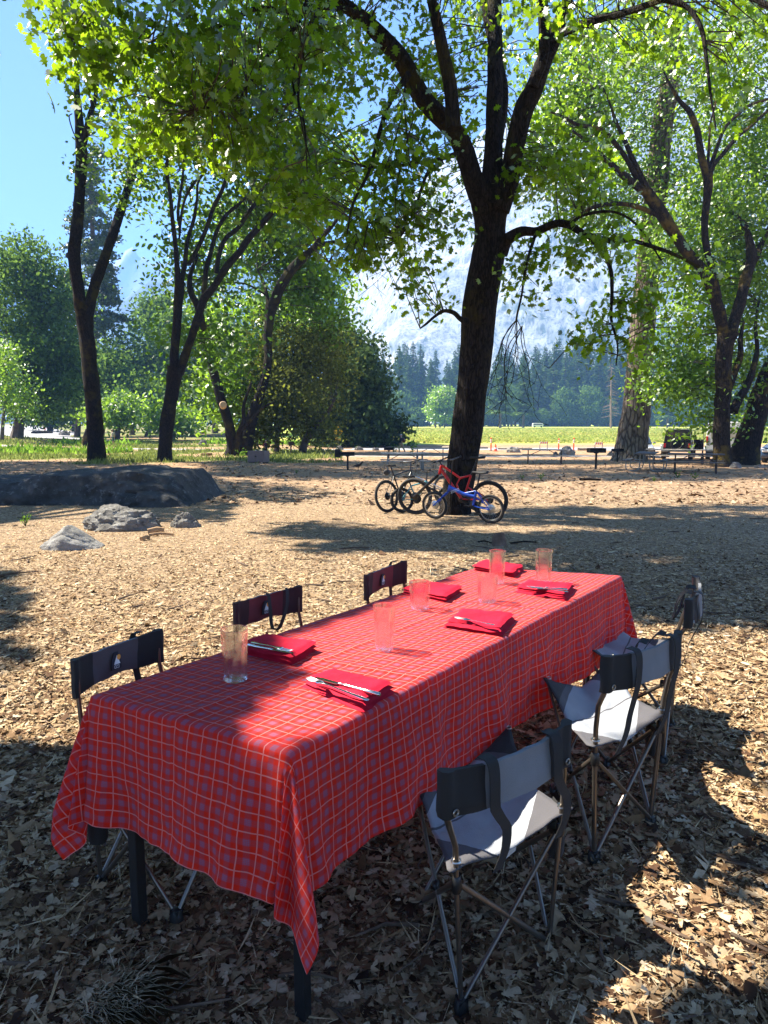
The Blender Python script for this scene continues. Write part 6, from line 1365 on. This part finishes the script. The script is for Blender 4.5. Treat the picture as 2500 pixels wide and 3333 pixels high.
# ------------------------------------------------------------------ things lying and growing on the ground
def litmat(name,cols,rough=.9,spec=.15,trans=.15):
    t=NT(name); r=t.attr('rnd'); n=len(cols); c=t.ramp(r,[(i/(n-1),cols[i]) for i in range(n)]); c=t.mix(.5,c,t.mix(1,c,t.ramp(t.noise(60,4,.7,t.coord()),[(.3,(.45,.45,.45)),(.7,(1.2,1.2,1.2))]),'MULTIPLY'))
    t.bsdf(c,rough,spec=spec); return t.m
LEAFL=litmat('dry_oak_leaf',[(.025,.013,.008),(.08,.042,.024),(.19,.11,.055),(.32,.21,.115),(.44,.32,.19),(.56,.45,.31)])
CHIPL=litmat('dry_bark_chip',[(.07,.035,.02),(.20,.115,.055),(.40,.26,.13),(.55,.40,.22),(.66,.53,.34)])
REDL=litmat('pink_dry_leaf',[(.16,.07,.05),(.30,.15,.11),(.42,.24,.18)])
def scatter(name,n,area,size,shape,mat,label,zjit=.01,up=1.6,curl=.5,seed=1,dens=None,asp=1,lift=.004,layers=1):
    """area: (ymin,ymax): spread evenly over the picture's share of ground, wider than the frame"""
    r=np.random.default_rng(seed); y0,y1=area
    Y=y0*(y1/y0)**r.uniform(0,1,n*2); X=r.uniform(-1.05,1.05,n*2)*(.60*Y+.5)
    keep=np.ones(len(X),bool)
    if dens is not None: keep=np.array([r.uniform()<dens(x,y) for x,y in zip(X,Y)])
    X=X[keep][:n];Y=Y[keep][:n]
    Z=np.array([groundz(x,y) for x,y in zip(X,Y)])+lift+r.uniform(0,1,len(X))**2*zjit
    sh=shape.copy(); sh[:,0]*=asp
    C=np.stack([X,Y,Z],1); V,K=leafcloud(C,1,sh,up,0,curl,r)
    V=V.reshape(len(C),K,3); s=size*np.exp(r.normal(0,.42,len(C))) ; V=C[:,None]+(V-C[:,None])*s[:,None,None]
    V[:,:,2]=np.maximum(V[:,:,2],C[:,None,2]-.004)
    o=np_mesh(name,V.reshape(-1,3),K,mat,None,np.clip(r.beta(1.5,1.25,len(C)),0,1)); tag(o,label,kind='stuff'); return o
OAKDRY=LOBED.copy(); OAKDRY[:,0]*=.72; OAKDRY[::2,0]*=.9; OAKDRY[1::2]*=1.06
scatter('fallen_leaves',30000,(1.05,7.5),.041,OAKDRY,LEAFL,'dry curled oak leaves covering the ground',zjit=.022,up=.75,curl=1.1,seed=41,dens=lambda x,y:1.0 if y<3.2 else max(.10,1-(y-3.2)*.30))
scatter('small_dry_leaves',60000,(1.05,9),.034,OVAL,LEAFL,'small dry leaves among the litter',zjit=.012,up=1.2,curl=.8,seed=42)
scatter('bark_chips',90000,(2.2,17),.034,RHOMB,CHIPL,'straw-coloured chips and needles on the sunny ground',zjit=.010,up=1.4,curl=.3,seed=43,asp=.55)
scatter('pine_needles',26000,(1.3,10),.095,np.array([(0,0),(.018,.5),(0,1),(-.018,.5)]),CHIPL,'long dry pine needles strewn about',zjit=.012,up=2.2,curl=.12,seed=44)
scatter('dirt_clods',16000,(15,46),.11,RHOMB,litmat('brown_debris',[(.05,.03,.02),(.16,.09,.05),(.34,.22,.13),(.50,.38,.25)]),'scattered debris on the bare dirt of the campsite',zjit=.02,up=1.2,curl=.4,seed=46)
# loose sticks
rs=random.Random(9); 
def stick(px,py,L,ang,r,label=None):
    p=G(px,py); k=p.y/2.5 if False else 1; d=Vector((math.cos(ang),math.sin(ang),0))*L; m=MB(); a=Vector((0,0,r+.008)); n=Vector((-d.y,d.x,0))*rs.uniform(-.16,.16)
    m.tube([(*a,r),(*(a+d*.5+n),r*.9),(*(a+d),r*.45)],n=6,nz=.3)
    if rs.random()<.5: m.tube([(*(a+d*.4+n*.8),r*.6),(*(a+d*.7+Vector((-d.y,d.x,.1))*.25),r*.3)],n=4)
    return m,p
tw=MB()
for i in range(150):
    y=rs.uniform(0,1); py=1690+ (3300-1690)*y**1.6; px=rs.uniform(-60,2560); m,p=stick(px,py,rs.uniform(.08,.34)*(1+ (2200-py)/1500 if py<2200 else 1),rs.uniform(0,6.28),rs.uniform(.003,.008)*(1 if py>2000 else 1.6))
    tw.add([Vector(v)+p for v in m.v],m.f)
tag(tw.build('fallen_twigs',M('stick_bark',(.13,.085,.055),.9,var=.4)),'thin sticks and twigs strewn over the litter',kind='stuff')
# grass
def blades(name,n,region,h,mat,label,seed=1,wd=.02,dens=None,kind='stuff',flat=True):
    r=np.random.default_rng(seed); y0,y1,x0f,x1f=region; Yf=y0*(y1/y0)**r.uniform(0,1,n*3); X=Yf*r.uniform(x0f,x1f,n*3)
    if dens: kp=np.array([r.uniform()<dens(x,y) for x,y in zip(X,Yf)]); X=X[kp];Yf=Yf[kp]
    X=X[:n];Yf=Yf[:n]; K=np.array([RM(float(y))/y for y in Yf]) if flat else np.ones(len(Yf)); X=X*K; Y=Yf*K
    Z=np.array([groundz(x,y) for x,y in zip(X,Y)]); hh=h*K*np.exp(r.normal(0,.35,len(X))); a=r.uniform(0,2*np.pi,len(X)); w_=wd*K*(Y/20 if flat else 1)
    dx,dy=np.cos(a),np.sin(a); ln=r.normal(0,.35,(len(X),2))*hh[:,None]
    B=np.stack([X,Y,Z-.01],1); s=np.stack([dx*w_/2,dy*w_/2,0*X],1); M1=B+np.stack([ln[:,0]*.3,ln[:,1]*.3,hh*.55],1); T_=B+np.stack([ln[:,0],ln[:,1],hh],1)
    V=np.stack([B-s,B+s,M1+s*.8,T_,M1-s*.8],1).reshape(-1,3)
    o=np_mesh(name,V,5,mat,None,r.uniform(0,1,len(X))); tag(o,label,kind=kind); return o
def dg(x,y): return 1 if fbm(x*RM(y)/y,RM(y),.12,5,5)+.25*sst(-9,-14,x)-.55*sst(.3,0,abs(y-44)/14)>.10 else .03
blades('grass',17000,(27,62,-.62,-.06),.13,GRASSM,'green grass and low weeds under the left trees',71,.022,dens=dg)
blades('tall_weeds',4500,(33,60,-.60,-.12),.24,WEEDM,'tall bright weeds beside the road',73,.05,dens=lambda x,y:1 if mnoise.noise(Vector((x*.12,y*.12,4)))>.30 else 0)
MEADM=leafmat('meadow_blade',[(.26,.33,.08),(.42,.44,.13),(.50,.36,.16)],.5,(.48,.52,.14),gloss=0)
blades('meadow_grass',50000,(56,240,-.12,.62),.11,MEADM,'tall sunny meadow grass with an orange seed haze',72,.05)
# low plants
def plant(px,py,h,label,n=60,mat=WEEDM,seed=1,wide=.5):
    b=G(px,py); r=np.random.default_rng(seed); root=empty('weed_plant',tuple(b),0,label,'plant'); m=MB(); C=[]
    for i in range(7):
        a=r.uniform(0,6.28); e=Vector((math.cos(a)*h*wide*r.uniform(.2,1),math.sin(a)*h*wide*r.uniform(.2,1),h*r.uniform(.6,1))); m.tube([(0,0,0,.006),(*(e*.5+Vector((0,0,h*.1))),.004),(*e,.002)],n=4)
        for k in range(n//7): t=r.uniform(.25,1.05); C.append(tuple(e*t+Vector(r.normal(0,.06*h,3))))
    m.build('stems',WEEDM,root); V,K=leafcloud(np.array(C),h*.16,OVAL,.6,.4,.3,r); np_mesh('leaves',V,K,mat,root,r.uniform(0,1,len(C)))
for i,(px,py,hpx,l) in enumerate([(83,1712,42,'small feathery green weed in front of the long dark boulder'),(793,1494,36,'bright leafy weed at the foot of the leaning oak'),(965,1542,14,'small weed on the dirt left of the first grill'),(1760,1562,22,'low green weed patch on the dirt right of the bicycles'),(2205,1556,22,'low weed before the dark picnic table, left one'),(2262,1560,24,'low weed before the dark picnic table, right one'),(1340,1478,50,'tall leafy weed right behind the capped hiker'),(2130,1568,18,'small weed beside the pale short log'),(1282,1478,34,'tall leafy weed left of the capped hiker'),(1700,1560,16,'small weed right of the red bicycle')]):
    b=G(px,py); plant(px,py,hpx/F*b.y,l,70,seed=90+i,wide=.7)
# dry grass tuft in the foreground
b=G(330,3250); r=np.random.default_rng(3); C=[]; 
n=420; a=r.uniform(0,6.28,n); L=r.uniform(.06,.20,n); B=np.stack([b.x+r.normal(0,.05,n),b.y+r.normal(0,.05,n),np.full(n,b.z)],1); D_=np.stack([np.cos(a)*L*.8+.05,np.sin(a)*L*.7-.03,L*r.uniform(.03,.16,n)],1); s=np.stack([-np.sin(a),np.cos(a),0*a],1)*.0016
V=np.stack([B-s,B+s,B+D_*.6+s*.8+[0,0,.02],B+D_,B+D_*.6-s*.8+[0,0,.02]],1).reshape(-1,3); V[:,2]=np.maximum(V[:,2],b.z-.01)
o=np_mesh('dry_grass_tuft',V,5,litmat('dry_straw',[(.25,.19,.11),(.42,.33,.20),(.58,.47,.30)]),None,r.uniform(0,1,n)); tag(o,'flattened tuft of dry straw in the foreground litter','grass tuft')
# ------------------------------------------------------------------ oaks outside the frame whose crowns shade the clearing
def inpoly(x,y,poly):
    c=False; n=len(poly); j=n-1
    for i in range(n):
        xi,yi=poly[i]; xj,yj=poly[j]
        if (yi>y)!=(yj>y) and x<(xj-xi)*(y-yi)/(yj-yi+1e-12)+xi: c=not c
        j=i
    return c
def gp(l): return [tuple(G(x,y))[:2] for x,y in l]
# shaded ground (picture outline on the ground) and the sun flecks inside it
def shadecrown(name,label,shade,lit,hr,n,seed,trunk,per=14,size=.17,spread=.26,shape=LOBED,T=None):
    T=T or Tree(name,label,base=trunk[0]); r=np.random.default_rng(seed); S=[gp(s) for s in shade]; Lp=[gp(s) for s in lit]+(RAWLIT if seed==201 else []); xs_=[p[0] for s in S for p in s]; ys_=[p[1] for s in S for p in s]
    pts=[];k=0; sx,sy,sz=SUND
    def dark(x,y): return any(inpoly(x,y,s) for s in S) and not any(inpoly(x,y,s) for s in Lp)
    while len(pts)<n and k<n*60:
        k+=1; x=r.uniform(min(xs_),max(xs_)); y=r.uniform(min(ys_),max(ys_))
        if not dark(x,y): continue
        h=r.uniform(*hr); g=groundz(x,y); t=h/sz; q=Vector((x+sx*t,y+sy*t,g+h)); 
        pts.append(q)
    def keep(C):
        px,py,d=proj(C); vis=(d>0)&(px>-25)&(px<2525)&(py>-25)&(py<3350)
        t=C[:,2]/sz; gx=C[:,0]-sx*t; gy=C[:,1]-sy*t
        ok=np.array([dark(a,b) for a,b in zip(gx,gy)])
        return (~vis)&ok
    A=np.array([tuple(p) for p in pts])
    for tr in trunk[1]: T.wlimb(tr,n=10,steps=24)
    cen=A.mean(0); rr=random.Random(seed)
    top=Vector(trunk[1][0][-1][:3])
    for i in range(9):
        e=A[rr.randrange(len(A))]; mid=(Vector(e)+top)/2+Vector((0,0,.6)); pr=proj(np.array([e,tuple(mid)])); 
        if not trunk[1][1:] and any((pr[0]>-60)&(pr[0]<2560)&(pr[1]>-60)&(pr[2]>0)): continue
        T.wlimb([(*top,.13),(*mid,.08),(*e,.03)],n=6,steps=12)
    crown('crown',A,OAKSH,T.root,per,spread,size,shape,seed=seed,keep=keep,up=1.2,kscale=False); T.done(); return T.root
near=[[(-900,2560),(-200,2470),(0,2440),(330,2480),(700,2540),(1100,2500),(1500,2400),(1850,2330),(2080,2360),(2160,2400),(2520,2540),(3000,2600),(3600,3300),(3200,4400),(1200,4800),(-1200,4400),(-2200,3300)]]
litp=[[(2333,2534),(2420,2550),(2620,2600),(2700,2800),(2500,2745),(2427,2711),(2269,2700),(2273,2669)],
 [(2201,2801),(2318,2892),(2370,2925),(2420,2933),(2455,2935),(2446,2869),(2500,2831),(2720,2850),(2800,3000),(2700,3200),(2500,3280),(2340,3333),(2270,3240),(2182,3159),(2069,3102),(2126,2974),(2160,2899),(2164,2858)]]
def gshift(pts,z): # ground outline of what falls on these points at height z
    return [(p[0]-SUND.x/SUND.z*z,p[1]-SUND.y/SUND.z*z) for p in pts]
tabl=[tp(-.02,.75),tp(.35,.42),tp(.55,-.35),tp(TW+.30,-.30),tp(TW+.30,TL+.3),tp(-.05,TL+.3)]
RAWLIT=[gshift(tabl,TZ),gshift([(.15,1.84),(.42,1.74),(.60,2.05),(.44,2.22),(.20,2.08)],.46),gshift([(.80,2.42),(1.25,2.55),(1.2,2.95),(.75,2.85)],.46),gshift([(1.2,2.9),(1.9,2.9),(1.9,3.6),(1.2,3.6)],.5)]
NEARO=shadecrown('oak_tree','overhanging oak outside the frame whose crown shades the foreground',near,litp,(5.5,8.5),2500,201,((-9.5,1.5,-.1),[[(-9.5,1.5,-.2,.45),(-9.3,1.6,1.5,.36),(-8.9,1.9,3.8,.30),(-8.2,2.3,6.0,.22)]]),per=15,size=.19,spread=.20)
def skyblockcrown(n,seed):  # unseen leaf mass added overhead to block sky light and deepen the shade
    r=np.random.default_rng(seed); S=[gp(s) for s in near]; Lp=[gp(s) for s in litp]+RAWLIT; pts=[]; sx,sy,sz=SUND
    while len(pts)<n:
        x=r.uniform(-9,8); y=r.uniform(-8,6); h=r.uniform(6.5,9.5); t=h/sz; gx,gy=x-sx*t,y-sy*t
        a,b,d=proj(np.array([[gx,gy,0.]])); inview=d[0]>.3 and -150<a[0]<2650 and b[0]<3600
        if inview and (not any(inpoly(gx,gy,s) for s in S) or any(inpoly(gx,gy,s) for s in Lp)): continue
        pts.append((x,y,h))
    def keep(C):
        px,py,d=proj(C); t=C[:,2]/sz; gx=C[:,0]-sx*t; gy=C[:,1]-sy*t; a,b,d2=proj(np.stack([gx,gy,0*gx],1))
        iv=(d2>.3)&(a>-60)&(a<2560)&(b<3450); ok=np.array([any(inpoly(p,q,s) for s in S) and not any(inpoly(p,q,s) for s in Lp) for p,q in zip(gx,gy)])
        return ~((d>0)&(px>-30)&(px<2530)&(py>-30)&(py<3360)) & (~iv|ok)
    crown('crown',pts,OAKSH,NEARO,14,.34,.19,LOBED,seed=seed,keep=keep,up=1.2,kscale=False).location=-NEARO.location
skyblockcrown(1500,77)
mid=[[(-300,1540),(0,1500),(420,1500),(700,1540),(760,1640),(700,1735),(480,1700),(240,1650),(0,1690),(-300,1740)],
 [(-200,1830),(0,1850),(60,1880),(110,1960),(60,2080),(100,2180),(20,2260),(-200,2280)],
 [(700,1560),(1150,1570),(1220,1600),(900,1640),(760,1620)]]
shadecrown('oak_tree','tall oak outside the left of the frame shading the long boulder',mid,[[(430,1742),(520,1700),(700,1700),(700,1790),(430,1790)]],(9,14),2600,202,((-16.5,15.0,-.3),[[(-16.5,15.0,-.4,.5),(-16.3,15.0,3,.4),(-15.8,14.9,7,.32),(-15.2,14.8,10.5,.22)]]),per=16,size=.24,spread=.34)

OAKT.S=[v for v in OAKT.S if v.z>5]
def upper(T,shade,lit,hr,n,seed,per,size,spread):
    S=[gp(s) for s in shade]; Lp=[gp(s) for s in lit]; r=np.random.default_rng(seed); sx,sy,sz=SUND; pts=[]; allp=[p for s in S for p in s]; k=0
    def dark(x,y): return any(inpoly(x,y,s) for s in S) and not any(inpoly(x,y,s) for s in Lp)
    while len(pts)<n and k<n*60:
        k+=1; x=r.uniform(min(p[0] for p in allp),max(p[0] for p in allp)); y=r.uniform(min(p[1] for p in allp),max(p[1] for p in allp))
        if not dark(x,y) or mnoise.fractal(Vector((x*.35,y*1.3,seed)),.8,2,3)<-.04: continue
        h=r.uniform(*hr); t=h/sz; q=Vector((x+sx*t,y+sy*t,groundz(x,y)+h)); a,b,d=proj(np.array([tuple(q)]))
        if d[0]>0 and b[0]>-40 and -30<a[0]<2530: continue
        pts.append(q)
    def keep(C):
        px,py,d=proj(C); return ~((d>0)&(px>-10)&(px<2510)&(py>-12)&(py<3350))
    crown('crown',pts,OAK,T.root,per,spread,size,LOBED,seed=seed,keep=keep,up=1.0,kscale=False)
upper(OAKT,[[(1330,1720),(1500,1690),(1700,1640),(2000,1655),(2300,1640),(2900,1640),(3100,2060),(2500,2030),(2250,2020),(2050,1990),(1950,1880),(1700,1820),(1330,1800),(1100,1790),(900,1750),(1000,1700)]],[[(1650,1700),(2000,1712),(2300,1728),(2000,1742),(1750,1730)]],(8,13),1750,301,14,.18,.26)
OAKT.done()
upper(OAKT2,[[(700,1500),(1200,1488),(1800,1498),(2500,1500),(2700,1560),(1900,1562),(1200,1556),(700,1552)]],[],(17,27),900,302,20,.34,.8)
OAKT2.done()
# ------------------------------------------------------------------ haze
hb=MB(); hb.box((0,2500,399),(9600,6200,802)); hz=NT('haze_air')
pv=hz.n('ShaderNodeVolumePrincipled'); pv.inputs['Color'].default_value=(.24,.46,1,1); pv.inputs['Density'].default_value=.00034; pv.inputs['Anisotropy'].default_value=0
hz.t.links.new(pv.outputs[0],hz.out.inputs['Volume'])
ho=hb.build('haze',hz.m,smooth=False); tag(ho,'thin blue haze filling the valley',kind='stuff')
